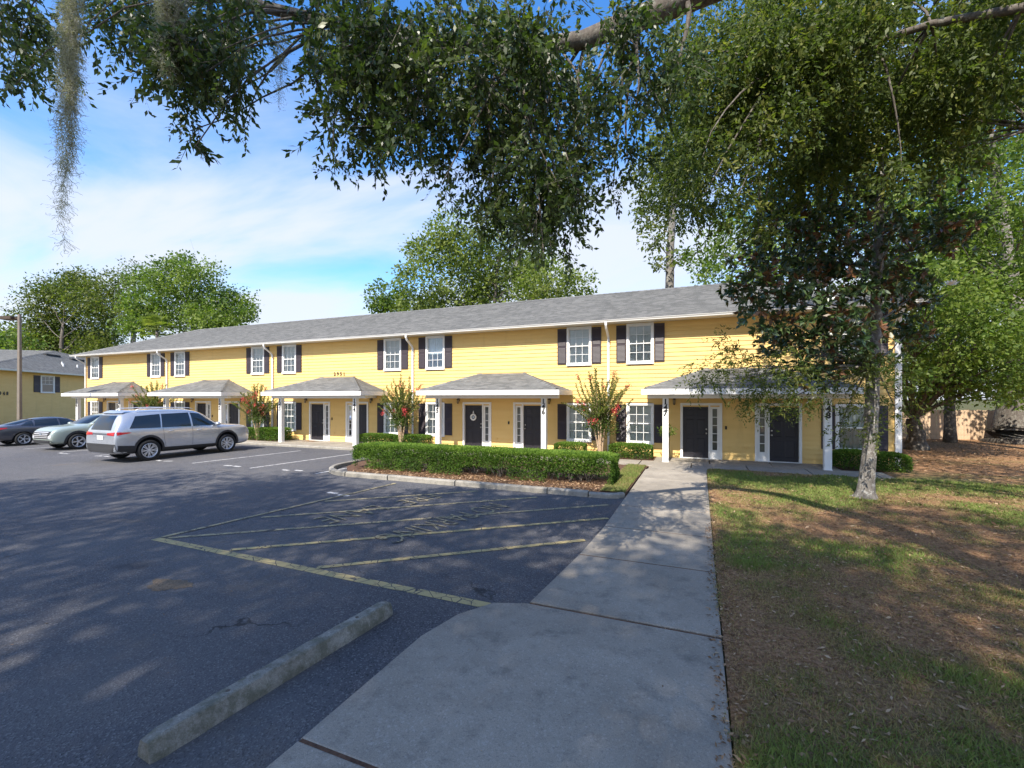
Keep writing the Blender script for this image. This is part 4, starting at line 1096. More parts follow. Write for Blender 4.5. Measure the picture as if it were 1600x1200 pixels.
# --- silver SUV
suv = empty('parked_suv', (-20.88, 12.5, 0), R(-1.0)); suv.scale = (1.06, 1.06, 1.13); tag(suv, 'silver SUV parked nose-in in front of the porches', 'car')
WR = .385
pm = paint('silver_car_paint', (.50, .53, .58), .6, .25)
st = [(-2.50, .80, .84, .86, .5, .50), (-2.53, .98, 1.02, .93, .6, .36), (-2.46, 1.10, 1.28, .965, .64, .30), (-2.28, 1.11, 1.62, .985, .65, .27), (-2.06, 1.11, 1.745, 1.0, .66, .26), (-1.2, 1.09, 1.775, 1.0, .68, .25), (-.3, 1.07, 1.78, 1.0, .69, .25), (.35, 1.06, 1.74, 1.0, .675, .25), (.75, 1.06, 1.58, 1.0, .65, .25), (1.20, 1.06, 1.27, 1.0, .63, .25), (1.42, 1.06, 1.14, .995, .6, .25), (2.0, 1.06, 1.12, .985, .6, .26), (2.36, 1.02, 1.075, .955, .6, .28), (2.53, .93, .98, .89, .55, .33), (2.57, .70, .76, .84, .5, .42)]
fin, bv = car_body(st, 1.98, pm, (-1.47, 1.47), WR, .25)
mesh_obj('body', fin, pm, suv)
gl = M['autoglass']
for sd in (-1, 1):
    patch(bv, [(-2.08, 1.14), (-1.08, 1.12)], [(-1.82, 1.545), (-1.02, 1.60)], 'x', sd, .006).build('rear_quarter_window', gl, suv, True)
    patch(bv, [(-1.03, 1.12), (.02, 1.11)], [(-.97, 1.60), (.02, 1.625)], 'x', sd, .006).build('rear_door_window', gl, suv, True)
    patch(bv, [(.09, 1.11), (1.06, 1.12)], [(.09, 1.625), (.46, 1.575)], 'x', sd, .006).build('front_door_window', gl, suv, True)
    patch(bv, [(-2.05, 1.112), (1.12, 1.098)], [(-2.05, 1.128), (1.12, 1.112)], 'x', sd, .008, 30, 1).build('window_trim', M['chrome'], suv)
    for yy in (-1.47, 1.47): arch(bv, yy, WR, sd, suv)
    patch(bv, [(-1.0, .27), (1.0, .27)], [(-.98, .43), (.98, .41)], 'x', sd, .012, 20, 3).build('sill_cladding', M['clad'], suv, True)
    patch(bv, [(-2.42, .32), (-1.98, .32)], [(-2.44, .60), (-1.93, .56)], 'x', sd, .012, 8, 3).build('bumper_cladding', M['clad'], suv, True)
    seam(bv, [(-.92, .46), (-.98, .75), (-1.0, 1.10)], sd, suv); seam(bv, [(.05, .44), (.055, .8), (.055, 1.10)], sd, suv); seam(bv, [(1.04, .44), (1.10, .75), (1.12, 1.06)], sd, suv)
    handle(bv, -.72, .99, sd, suv, pm); handle(bv, .32, .97, sd, suv, pm); mirror_(bv, 1.02, 1.14, sd, suv, pm)
    patch(bv, [(-2.46, .93), (-2.02, 1.0)], [(-2.46, 1.04), (-2.10, 1.02)], 'x', sd, .010, 10, 3).build('tail_light', M['redlight'], suv, True)
    lo, hi = [(sd*.46, .94), (sd*.88, .92)], [(sd*.46, 1.005), (sd*.88, 1.04)]
    patch(bv, lo, hi, 'y', -1, .012, 10, 3).build('tail_light', M['redlight'], suv, True)
    patch(bv, [(sd*.55, .80), (sd*.85, .80)], [(sd*.52, .90), (sd*.82, .93)], 'y', 1, .010, 8, 3).build('headlight', M['clear'], suv, True)
    for yy in (-1.47, 1.47): wheel(suv, sd*.885, yy, WR, .235, 8)
patch(bv, [(-.64, 1.10), (.64, 1.10)], [(-.54, 1.58), (.54, 1.58)], 'y', -1, .006, 16, 8).build('rear_window', gl, suv, True)
patch(bv, [(-.60, 1.62), (.60, 1.62)], [(-.56, 1.70), (.56, 1.70)], 'y', -1, .05, 16, 2).build('rear_spoiler', pm, suv, True)
patch(bv, [(-.70, 1.20), (.70, 1.20)], [(-.54, 1.64), (.54, 1.64)], 'y', 1, .006, 16, 8).build('windscreen', gl, suv, True)
patch(bv, [(-.46, .955), (.46, .955)], [(-.46, .99), (.46, .99)], 'y', -1, .014, 10, 1).build('tailgate_trim', M['chrome'], suv)
patch(bv, [(-.19, .78), (.19, .78)], [(-.19, .92), (.19, .92)], 'y', -1, .014, 6, 2).build('number_plate', M['plate'], suv)
patch(bv, [(-.92, .36), (.92, .36)], [(-.92, .64), (.92, .64)], 'y', -1, .012, 18, 4).build('rear_bumper', M['clad'], suv, True)
patch(bv, [(-.62, .50), (.62, .50)], [(-.58, .86), (.58, .86)], 'y', 1, .008, 10, 3).build('grille', M['clad'], suv, True)
for sd in (-1, 1):
    m = MB(); m.tube([(sd*.63, -1.75, 1.735), (sd*.64, -1.6, 1.80), (sd*.655, -.6, 1.825), (sd*.65, .1, 1.80), (sd*.64, .25, 1.755)], .016, 6); m.build('roof_rail', M['alloy'], suv, True)

for w_ in [k_ for k_ in suv.children if k_.name.startswith('wheel') and not k_.name.startswith('wheel_')]: w_.scale = (1, 1, 1.06/1.13); w_.location.z = WR*1.06/1.13

# --- sage green pickup, backed in
pk = empty('parked_pickup', (-28.35, 13.55, 0), R(180)); tag(pk, 'pale green pickup backed in, its nose towards us', 'car')
pm2 = paint('sage_car_paint', (.36, .42, .37), .35)
WR2 = .375
st = [(-2.45, 1.02, 1.06, .93, .6, .42), (-2.48, 1.06, 1.10, .95, .6, .36), (-2.2, 1.08, 1.12, .985, .6, .30), (-1.3, 1.08, 1.13, 1, .6, .26), (-1.0, 1.08, 1.34, 1, .62, .26), (-.72, 1.08, 1.62, 1, .63, .26), (-.3, 1.07, 1.68, 1, .64, .26), (.25, 1.06, 1.67, 1, .64, .26), (.65, 1.06, 1.55, 1, .63, .26), (1.15, 1.07, 1.26, 1, .6, .26), (1.38, 1.07, 1.15, .995, .6, .26), (1.9, 1.06, 1.12, .985, .6, .27), (2.28, 1.00, 1.04, .95, .6, .28), (2.44, .84, .90, .88, .5, .32), (2.48, .66, .72, .84, .45, .40)]
fin, bv = car_body(st, 1.90, pm2, (-1.50, 1.50), WR2, .26); mesh_obj('body', fin, pm2, pk)
for sd in (-1, 1):
    patch(bv, [(-.92, 1.12), (.02, 1.11)], [(-.60, 1.53), (.02, 1.56)], 'x', sd, .006).build('rear_door_window', gl, pk, True)
    patch(bv, [(.09, 1.11), (1.0, 1.13)], [(.09, 1.56), (.44, 1.53)], 'x', sd, .006).build('front_door_window', gl, pk, True)
    for yy in (-1.5, 1.5): arch(bv, yy, WR2, sd, pk, .05, .15); wheel(pk, sd*.845, yy, WR2, .235, 5)
    patch(bv, [(-1.0, .28), (1.0, .28)], [(-.98, .46), (.98, .46)], 'x', sd, .012, 20, 3).build('sill_cladding', M['clad'], pk, True)
    patch(bv, [(sd*.60, .56), (sd*.80, .58)], [(sd*.60, .68), (sd*.82, .76)], 'y', 1, .012, 6, 4).build('headlight', M['clear'], pk, True)
    handle(bv, -.55, .98, sd, pk, pm2); handle(bv, .35, .97, sd, pk, pm2); mirror_(bv, .98, 1.15, sd, pk, pm2); seam(bv, [(.05, .46), (.05, .8), (.05, 1.1)], sd, pk)
patch(bv, [(-.72, 1.20), (.72, 1.20)], [(-.56, 1.58), (.56, 1.58)], 'y', 1, .006, 16, 8).build('windscreen', gl, pk, True)
patch(bv, [(-.56, 1.2), (.56, 1.2)], [(-.52, 1.56), (.52, 1.56)], 'y', -1, .006, 10, 4).build('rear_window', gl, pk, True)
patch(bv, [(-.66, .54), (.66, .54)], [(-.74, .90), (.74, .90)], 'y', 1, .006, 14, 4).build('grille', M['clad'], pk, True)
for z in (.60, .68, .76, .84): patch(bv, [(-.55-.15*(z-.5), z), (.55+.15*(z-.5), z)], [(-.55-.15*(z-.5), z+.032), (.55+.15*(z-.5), z+.032)], 'y', 1, .022, 14, 1).build('grille_bar', M['alloy'], pk)
patch(bv, [(-.80, .36), (.80, .36)], [(-.80, .50), (.80, .50)], 'y', 1, .012, 14, 3).build('front_bumper', M['clad'], pk, True)
patch(bv, [(-.09, .735), (.09, .735)], [(-.09, .80), (.09, .80)], 'y', 1, .030, 5, 2).build('badge', M['chrome'], pk, True)

# --- dark grey saloon
sdn = empty('parked_saloon', (-33.1, 13.35, 0), R(-1)); tag(sdn, 'dark grey saloon parked at the left edge beside the lamp post', 'car')
pm3 = paint('charcoal_car_paint', (.075, .078, .095), .5, .28)
WR3 = .335
st = [(-2.38, .86, .90, .86, .5, .42), (-2.42, .98, 1.02, .92, .6, .34), (-2.2, 1.02, 1.06, .96, .6, .28), (-1.75, 1.0, 1.14, .99, .58, .24), (-1.2, .98, 1.32, 1, .58, .22), (-.6, .96, 1.43, 1, .60, .21), (0, .95, 1.45, 1, .61, .21), (.5, .95, 1.38, 1, .60, .21), (1.0, .95, 1.15, 1, .58, .21), (1.28, .95, 1.03, .995, .58, .21), (1.8, .90, .95, .98, .6, .22), (2.2, .80, .84, .94, .6, .24), (2.40, .66, .70, .85, .5, .28), (2.44, .52, .56, .80, .45, .34)]
fin, bv = car_body(st, 1.84, pm3, (-1.40, 1.42), WR3, .21); mesh_obj('body', fin, pm3, sdn)
for sd in (-1, 1):
    patch(bv, [(-1.50, 1.03), (-1.02, 1.0)], [(-1.20, 1.20), (-1.00, 1.27)], 'x', sd, .006).build('rear_quarter_window', gl, sdn, True)
    patch(bv, [(-.98, 1.0), (-.02, .99)], [(-.90, 1.29), (-.02, 1.345)], 'x', sd, .006).build('rear_door_window', gl, sdn, True)
    patch(bv, [(.05, .99), (.95, 1.0)], [(.05, 1.345), (.42, 1.29)], 'x', sd, .006).build('front_door_window', gl, sdn, True)
    for yy in (-1.4, 1.42): wheel(sdn, sd*.83, yy, WR3, .22, 5)
    patch(bv, [(-2.36, .84), (-2.0, .90)], [(-2.36, .95), (-2.0, .95)], 'x', sd, .010, 8, 3).build('tail_light', M['redlight'], sdn, True)
    patch(bv, [(sd*.45, .84), (sd*.82, .84)], [(sd*.45, .94), (sd*.80, .95)], 'y', -1, .010, 8, 3).build('tail_light', M['redlight'], sdn, True)
    patch(bv, [(sd*.50, .60), (sd*.78, .62)], [(sd*.50, .68), (sd*.74, .72)], 'y', 1, .010, 6, 3).build('headlight', M['clear'], sdn, True)
    handle(bv, -.68, .88, sd, sdn, pm3); handle(bv, .30, .87, sd, sdn, pm3); mirror_(bv, .92, 1.02, sd, sdn, pm3); seam(bv, [(.02, .34), (.02, .7), (.02, .98)], sd, sdn)
patch(bv, [(-.60, 1.10), (.60, 1.10)], [(-.50, 1.34), (.50, 1.34)], 'y', -1, .006, 14, 6).build('rear_window', gl, sdn, True)
patch(bv, [(-.66, 1.08), (.66, 1.08)], [(-.52, 1.35), (.52, 1.35)], 'y', 1, .006, 14, 6).build('windscreen', gl, sdn, True)
patch(bv, [(-.18, .70), (.18, .70)], [(-.18, .82), (.18, .82)], 'y', -1, .014, 6, 2).build('number_plate', M['plate'], sdn)

# lamp post
lp = empty('lamp_post', (-37.5, 13.7, 0)); tag(lp, 'tall bronze lamp post with a shoebox head behind the dark saloon', 'lamp post')
m = MB(); m.lathe([(0.0, .55), (.24, .55), (.26, .5), (.26, -.05)], 16); m.build('base', M['kerb'], lp)
m = MB(); 
for z, w in ((.5, .10),): m.add([(-.085, -.085, .5), (.085, -.085, .5), (.085, .085, .5), (-.085, .085, .5), (-.06, -.06, 7.45), (.06, -.06, 7.45), (.06, .06, 7.45), (-.06, .06, 7.45)], [(0, 1, 5, 4), (1, 2, 6, 5), (2, 3, 7, 6), (3, 0, 4, 7), (4, 5, 6, 7)])
m.build('pole', M['lamp'], lp)
m = MB(); m.box(-.32, -.07, -.04, .04, 7.18, 7.26); m.build('arm', M['bronze'], lp)
m = MB(); m.box(-1.0, -.30, -.24, .24, 7.12, 7.32); m.build('lamp_head', M['bronze'], lp, bevel=.02)
lp.rotation_euler[2] = R(20)
NEAR= [(-6.88, 2.46, 6.59, 0.33), (-6.92, 2.46, 6.61, 0.33), (-7.46, 2.95, 6.65, 0.36), (-6.59, 2.36, 5.92, 0.27), (-6.4, 2.31, 5.63, 0.11), (-7.11, 3.17, 7.3, 0.3), (-6.02, 2.66, 6.23, 0.16), (-6.66, 3.45, 7.27, 0.39), (-6.08, 3.21, 7.07, 0.36), (-4.82, 2.89, 6.11, 0.33), (-6.33, 3.74, 7.34, 0.43), (-4.51, 3.26, 6.41, 0.35), (-5.5, 3.99, 7.27, 0.43), (-4.57, 3.46, 6.72, 0.23), (-4.95, 2.81, 5.7, 0.3), (-4.31, 2.85, 5.54, 0.3), (-4.79, 3.11, 5.89, 0.33), (-4.99, 3.15, 5.63, 0.29), (-4.86, 3.34, 5.65, 0.25), (-4.44, 3.25, 5.72, 0.23), (-4.96, 3.11, 5.27, 0.14), (-4.52, 2.87, 4.87, 0.07), (-5.21, 3.88, 5.74, 0.1), (-4.94, 3.14, 6.06, 0.33), (-4.5, 2.77, 5.62, 0.29), (-5.77, 4.02, 7.04, 0.4), (-4.12, 2.88, 5.72, 0.29), (-6.38, 3.41, 6.9, 0.38), (-5.06, 3.66, 6.56, 0.24), (-3.52, 3.46, 6.31, 0.23), (-3.55, 3.82, 6.52, 0.41), (-2.93, 3.35, 5.91, 0.36), (-4.27, 4.3, 6.51, 0.38), (-3.08, 3.46, 5.49, 0.37), (-3.06, 3.68, 5.59, 0.39), (-3.46, 3.44, 5.23, 0.21), (-3.2, 3.3, 4.82, 0.15), (-4.46, 4.64, 5.42, 0.1), (-3.69, 4.52, 5.78, 0.35), (-3.28, 4.12, 5.36, 0.31), (-2.53, 3.57, 5.5, 0.36), (-3.38, 4.88, 6.66, 0.49), (-2.52, 3.56, 4.84, 0.24), (-2.89, 3.75, 6.16, 0.39), (-2.82, 3.65, 5.89, 0.38), (-2.86, 4.46, 5.52, 0.37), (-2.93, 5.09, 6.04, 0.41), (-2.79, 4.84, 6.67, 0.47), (-2.35, 3.98, 6.14, 0.39), (-3.26, 5.0, 5.44, 0.2), (-3.68, 4.58, 6.48, 0.45), (-3.28, 4.22, 6.08, 0.41), (-3.26, 3.72, 5.18, 0.31), (-3.36, 3.3, 5.71, 0.17), (-3.08, 4.57, 5.7, 0.37), (-2.72, 3.67, 5.13, 0.3), (-1.76, 3.94, 5.89, 0.37), (-2.38, 4.67, 6.63, 0.44), (-1.45, 4.37, 6.04, 0.39), (-1.52, 3.94, 5.75, 0.36), (-2.19, 5.22, 6.37, 0.48), (-2.04, 4.78, 5.79, 0.44), (-2.41, 4.86, 5.41, 0.32), (-2.62, 4.97, 5.34, 0.33), (-2.23, 3.68, 4.47, 0.13), (-1.95, 4.69, 5.17, 0.41), (-1.5, 4.2, 4.82, 0.36), (-2.13, 4.68, 4.69, 0.34), (-2.45, 5.14, 4.91, 0.37), (-1.65, 4.61, 4.56, 0.33), (-1.4, 4.42, 4.5, 0.31), (-1.5, 4.11, 4.04, 0.25), (-1.61, 5.6, 4.72, 0.33), (-1.45, 5.62, 5.41, 0.4), (-1.38, 5.69, 5.54, 0.41), (-1.39, 5.6, 6.17, 0.46), (-1.04, 4.44, 5.25, 0.37), (-1.08, 4.39, 4.39, 0.22), (-1.41, 5.02, 4.13, 0.14), (-1.34, 4.0, 3.8, 0.14), (-2.21, 4.58, 4.4, 0.19), (-1.22, 4.19, 4.43, 0.29), (-1.47, 4.63, 4.57, 0.33), (-1.83, 5.01, 4.52, 0.36), (-1.66, 4.47, 4.39, 0.32), (-2.1, 5.45, 5.95, 0.46), (-2.21, 5.16, 5.68, 0.44), (-2.14, 3.93, 5.44, 0.35), (-2.55, 4.78, 6.09, 0.43), (-1.45, 4.23, 5.47, 0.35), (-1.67, 5.61, 6.37, 0.46), (-0.74, 4.92, 6.2, 0.36), (-0.7, 5.04, 6.41, 0.36), (-0.55, 5.59, 5.97, 0.33), (-0.55, 4.36, 5.2, 0.26), (-0.84, 5.81, 5.45, 0.31), (-1.04, 5.97, 5.21, 0.21), (-0.37, 5.36, 6.12, 0.35), (-0.29, 5.91, 6.36, 0.38)]
MID= [(0.15, 9.4, 7.98, 0.68), (-0.04, 9.23, 7.51, 0.68), (-0.24, 9.99, 7.19, 0.53), (-0.44, 9.82, 7.0, 0.52), (-0.01, 8.19, 5.7, 0.34), (-0.17, 10.2, 6.38, 0.43), (0.86, 9.02, 7.98, 0.72), (0.81, 9.03, 8.08, 0.73), (0.43, 9.22, 7.05, 0.66), (0.8, 8.9, 6.54, 0.63), (0.5, 8.21, 5.56, 0.35), (0.28, 10.37, 6.28, 0.45), (1.8, 9.17, 8.22, 0.79), (1.16, 8.66, 8.32, 0.77), (2.16, 10.58, 7.34, 0.81), (1.36, 8.95, 7.15, 0.7), (1.72, 10.43, 6.85, 0.56), (1.66, 10.86, 6.84, 0.58), (2.22, 8.92, 8.2, 0.75), (2.22, 9.35, 8.9, 0.79), (2.76, 11.41, 8.62, 0.86), (2.67, 10.58, 7.49, 0.79), (4.58, 12.05, 9.63, 0.96), (4.22, 10.84, 8.82, 0.86), (3.93, 10.7, 7.53, 0.71), (4.13, 11.57, 8.41, 0.77), (4.52, 9.9, 8.78, 0.76), (5.15, 10.77, 9.1, 0.81), (4.96, 10.52, 7.59, 0.53), (4.36, 9.46, 7.31, 0.48), (2.74, 11.31, 7.13, 0.55), (2.29, 10.82, 6.92, 0.54), (3.62, 10.58, 6.82, 0.49), (3.08, 9.36, 6.12, 0.44), (-0.2, 9.41, 9.12, 0.6), (-0.13, 8.55, 8.53, 0.54), (0.74, 9.47, 9.2, 0.67), (0.3, 10.17, 10.0, 0.73), (1.52, 10.64, 10.21, 0.73), (1.6, 9.95, 10.07, 0.68), (1.03, 9.8, 5.67, 0.29), (1.03, 9.7, 5.63, 0.29), (3.58, 11.47, 8.59, 0.84), (3.75, 10.91, 8.17, 0.78), (4.56, 10.89, 8.16, 0.75), (4.12, 9.51, 7.56, 0.65), (2.3, 10.01, 8.15, 0.76), (1.99, 8.95, 7.73, 0.68), (-0.16, 9.97, 8.86, 0.63), (0.2, 10.31, 9.4, 0.64), (4.07, 9.27, 8.31, 0.55), (4.99, 11.33, 9.53, 0.68), (2.46, 8.69, 8.33, 0.64), (3.05, 9.82, 9.43, 0.72), (2.7, 10.91, 9.97, 0.72), (2.18, 10.12, 9.77, 0.67), (0.92, 10.6, 8.41, 0.64), (1.11, 8.84, 7.1, 0.53), (0.17, 9.55, 6.79, 0.5), (0.04, 7.64, 6.19, 0.4), (4.04, 10.0, 6.53, 0.44), (4.45, 11.12, 7.25, 0.48)]
MAG= [(1.32, 13.13, 6.1, 0.66), (1.86, 12.0, 6.0, 0.81), (1.12, 12.47, 5.15, 0.66), (1.7, 11.76, 4.79, 0.79), (2.79, 12.87, 5.54, 0.92), (2.49, 11.5, 4.26, 0.82), (2.1, 11.95, 3.78, 0.72), (3.32, 12.51, 4.95, 0.87), (3.96, 14.41, 6.49, 0.92), (3.98, 12.38, 5.14, 0.63), (5.03, 14.45, 5.07, 0.57), (3.17, 11.93, 3.87, 0.69), (1.83, 13.71, 3.84, 0.59), (1.27, 11.35, 4.18, 0.57), (2.66, 11.73, 6.23, 0.69), (1.94, 11.75, 6.62, 0.57), (4.59, 14.72, 4.49, 0.59), (3.18, 13.45, 3.43, 0.63), (2.56, 13.77, 5.64, 0.83), (3.34, 13.07, 7.37, 0.69), (3.96, 12.33, 6.11, 0.63), (2.41, 12.27, 3.07, 0.59), (3.73, 13.12, 3.39, 0.61), (5.12, 15.09, 4.18, 0.59)]
SPRAY= [(0.22, 11.01, 2.76, 0.43), (0.76, 11.37, 3.06, 0.51), (1.42, 12.75, 2.64, 0.64), (1.79, 11.56, 2.9, 0.57), (1.3, 12.94, 2.16, 0.49), (2.25, 12.09, 2.33, 0.51), (3.19, 12.98, 2.56, 0.58), (3.6, 13.31, 1.86, 0.37), (3.22, 13.61, 1.52, 0.26), (3.72, 12.29, 3.04, 0.56), (4.51, 14.04, 2.16, 0.48), (3.59, 12.43, 1.48, 0.2), (0.68, 12.21, 3.65, 0.34), (-0.04, 10.64, 3.03, 0.22)]
BACKR= [(9.23, 25.87, 4.24, 2.02), (8.65, 21.19, 4.8, 1.84), (10.46, 22.14, 5.75, 1.86), (7.11, 19.45, 5.73, 1.29), (9.86, 22.78, 7.14, 1.95), (11.23, 23.38, 3.97, 1.71), (11.35, 28.39, 3.9, 1.55), (11.75, 25.7, 3.32, 1.23), (7.96, 22.3, 8.46, 1.74), (11.95, 28.69, 11.51, 2.17), (10.31, 21.81, 9.83, 1.6), (7.27, 20.88, 9.97, 1.4), (14.09, 29.32, 9.57, 2.15), (10.95, 27.99, 13.85, 1.84), (11.82, 26.32, 13.42, 1.68), (14.19, 29.53, 2.51, 0.93), (6.48, 19.36, 3.15, 0.65), (10.5, 27.44, 3.11, 1.06), (11.38, 26.29, 3.92, 1.55), (11.49, 26.06, 5.29, 1.95), (13.57, 28.25, 14.93, 2.07), (8.78, 20.66, 12.28, 1.33), (7.86, 21.01, 12.24, 1.16), (9.95, 21.4, 15.14, 1.35), (7.36, 22.92, 9.51, 1.17), (7.43, 23.45, 4.37, 0.8)]
CT= [(-22.8, 36.28, 15.71, 2.39), (-19.53, 36.48, 16.54, 3.2), (-17.21, 39.92, 16.1, 3.69), (-21.46, 38.77, 13.78, 3.74), (-16.67, 40.23, 13.05, 3.7), (-11.94, 37.51, 11.99, 2.77), (-22.58, 33.85, 12.16, 2.26), (-10.17, 39.43, 12.26, 1.6), (-20.76, 35.16, 17.43, 1.72), (-18.47, 38.29, 11.57, 3.0), (-12.75, 38.19, 10.52, 2.27), (-24.74, 36.02, 11.04, 2.12), (-22.16, 35.27, 10.7, 1.74)]
CTL= [(-27.42, 35.18, 12.0, 1.7), (-26.3, 35.65, 12.91, 1.09), (-28.26, 34.83, 11.39, 0.97), (-26.86, 35.42, 10.78, 1.52)]
RT= [(-3.19, 34.89, 14.37, 1.04), (-3.78, 36.14, 16.34, 0.99), (-2.48, 37.7, 18.74, 2.28), (-0.56, 35.23, 19.23, 2.32), (-2.75, 35.01, 20.02, 1.89), (-1.08, 38.44, 17.29, 1.78), (-2.92, 34.35, 12.3, 0.65), (-1.38, 34.18, 12.53, 0.73), (-1.41, 34.88, 21.08, 2.09)]
RT2= [(0.67, 32.89, 11.91, 1.7), (2.21, 33.02, 12.6, 2.1), (3.49, 34.67, 14.69, 2.17), (1.01, 31.25, 9.78, 1.41), (2.29, 29.32, 9.57, 1.48), (3.85, 31.4, 10.32, 1.95), (6.46, 34.71, 11.74, 2.51), (7.56, 33.41, 14.0, 2.37), (8.62, 32.47, 14.61, 2.27), (5.72, 32.55, 15.15, 2.37)]
LT1= [(-118.55, 47.82, 21.71, 5.07), (-113.38, 48.56, 23.92, 4.37), (-120.61, 46.74, 17.87, 4.42), (-106.64, 48.5, 20.86, 4.85), (-101.74, 49.15, 18.2, 4.77), (-117.53, 52.4, 17.25, 5.28), (-121.0, 50.29, 15.84, 5.25), (-123.65, 45.12, 14.03, 4.41), (-101.86, 50.21, 23.22, 3.02), (-118.17, 45.79, 12.6, 3.71), (-128.35, 44.99, 11.69, 3.85), (-115.49, 54.69, 14.78, 4.69), (-114.14, 49.88, 26.2, 2.54)]
LT2= [(-87.72, 47.85, 21.37, 3.52), (-79.81, 47.26, 22.6, 3.67), (-73.1, 47.05, 21.85, 3.23), (-78.61, 48.52, 19.09, 4.77), (-73.6, 50.47, 18.53, 3.7), (-70.66, 51.68, 17.47, 2.96), (-83.49, 47.45, 16.6, 4.29), (-70.89, 46.59, 15.06, 3.97), (-84.32, 44.61, 17.21, 2.91), (-80.17, 49.48, 25.14, 1.95), (-65.78, 49.71, 15.73, 1.61), (-81.16, 42.51, 13.59, 2.59), (-68.45, 48.99, 14.78, 2.53)]
# ------------------------------------------------------------------ trees and planting
def curve_pts(a, b, bow=0.12, n=6, up=0.0):
    a, b = Vector(a), Vector(b); L = (b-a).length
    off = Vector((random.uniform(-1, 1), random.uniform(-1, 1), random.uniform(-.3, 1)))*L*bow + Vector((0, 0, up*L))
    return [a.lerp(b, t) + off*4*t*(1-t)*.5 + Vector((random.uniform(-1, 1), random.uniform(-1, 1), random.uniform(-1, 1)))*L*.012*(0 < t < 1) for t in [i/n for i in range(n+1)]]
def make_tree(name, label, base, path, r0, r1, blobs, leafmat, bark, density, L, Wd, group=None, cat='tree', flare=1.5, limb_every=1, limb_r=.35, droop=.2, clump=.28, shell=.5, fork_at=None, extra=None):
    """trunk along path (world points), limbs from it to the foliage masses, crown of leaf clumps"""
    root = empty(name, base); tag(root, label, cat, group)
    o = Vector(base); m = MB()
    P = [Vector(p)-o for p in path]
    pts, rad = [], []
    for i in range(len(P)-1):
        for j in range(4): pts.append(P[i].lerp(P[i+1], j/4))
    pts.append(P[-1]); n = len(pts)
    for i, p in enumerate(pts):
        t = i/(n-1); rr = r0+(r1-r0)*t; h = (p-pts[0]).length
        rr *= 1+(flare-1)*math.exp(-h/(r0*1.6)); rad.append(rr)
        if 0 < i < n-1: p += Vector((random.uniform(-1, 1), random.uniform(-1, 1), 0))*rr*.12
    pts[0] = pts[0]-Vector((0, 0, .15)); m.tube(pts, rad, 14, jit=.05)
    for k, (x, y, z, r) in enumerate(blobs):
        if k % limb_every: continue
        c = Vector((x, y, z))-o
        f0 = fork_at if fork_at is not None else .45
        # leave the trunk below the mass it carries
        cand = [i for i in range(n) if i >= f0*(n-1) and pts[i].z < c.z-.1] or [n-1]
        s = min(cand, key=lambda i: (pts[i]-c).length + abs(pts[i].z-(c.z-r*1.2))*.5)
        q = curve_pts(pts[s], c, .12, 7, .03); a = min(rad[s]*limb_r*1.6, max(.02, rad[s]*limb_r*(.6+.25*r/max(.1, (c-pts[s]).length)*3)))
        m.tube(q, [a*(1-.85*i/7) for i in range(8)], 7, cap=False, jit=.06)
        for _ in range(4):
            e = c + Vector((random.gauss(0, 1), random.gauss(0, 1), random.gauss(0, .8)))*r*.55
            w = curve_pts(q[random.randint(3, 6)], e, .15, 4); m.tube(w, [a*.35*(1-.8*i/4) for i in range(5)], 5, cap=False)
    m.build('trunk', bark, root, True)
    V, T = clump_leaves(blobs, density, L, Wd, droop, clump, shell)
    V = V - np.array(base)
    fast_mesh('crown', V, 4, T, leafmat, root)
    return root

# --- the big live oak whose limb hangs over the car park (its trunk stands to the right of the view)
oak = empty('live_oak_tree', (5.6, -2.6, 0)); tag(oak, 'live oak reaching over the car park with dark hanging foliage along the top', 'tree')
ob = Vector(oak.location); m = MB()
m.tube([Vector(p)-ob for p in [(5.6, -2.6, -.2), (5.55, -2.55, .5), (5.4, -2.4, 1.8), (5.0, -2.0, 3.4), (4.6, -1.5, 4.4)]], [.95, .70, .58, .55, .50], 16, jit=.05)
limb = [(4.7, -1.6, 4.1), (4.0, 1.0, 5.9), (2.8, 4.2, 7.25), (1.5, 5.7, 7.6), (.35, 6.2, 7.62), (-.5, 6.0, 7.35), (-1.35, 5.6, 6.95), (-2.3, 5.1, 6.75), (-3.3, 4.6, 6.85), (-4.4, 4.0, 7.0), (-5.6, 3.3, 7.2), (-7.2, 2.2, 7.5)]
lr = [.34, .28, .22, .19, .17, .15, .11, .085, .075, .065, .05, .03]
m.tube([Vector(p)-ob for p in limb], lr, 10, jit=.08)
LP = [Vector(p) for p in limb]
for (x, y, z, r) in NEAR:
    c = Vector((x, y, z)); s = min(range(3, len(LP)), key=lambda i: (LP[i]-c).length)
    st_ = LP[s].lerp(LP[s-1], random.random()*.8)
    m.tube([p-ob for p in curve_pts(st_, c, .18, 6, .05)], [max(.006, lr[s]*.30*(1-.8*i/6)) for i in range(7)], 5, cap=False)
OVER_SHADE = []
for ix in range(9):
    for iy in range(6):
        x = -20.5 + ix*2.55 + random.uniform(-.8, .8); y = -12.4 + iy*2.35 + random.uniform(-.8, .8); z = random.uniform(8.3, 11.8)
        r = random.uniform(1.6, 2.3)
        if random.random() < .30 or (ix < 2 and iy > 4): continue
        if y + z/1.07 + r < max(1.5, abs(x)/2.9 - 0.8): continue
        OVER_SHADE.append((x, y, z, r))
for x, y, z, r in [(6, -6, 9, 2.4), (4, -1, 11, 2.4), (2.0, 0, 9.2, 2.0), (3, -4, 9, 2.4), (-2, -4, 9.5, 1.8), (-.5, -6, 9, 1.8), (-3.5, -6.5, 10, 1.8), (0.3, -3.4, 9.6, 1.6), (-2.5, -8, 10.5, 1.8), (.8, -8, 9.6, 1.8), (-5, -5, 10, 1.8), (-1, -2, 10.5, 1.6)]: OVER_SHADE.append((x, y, z, r))
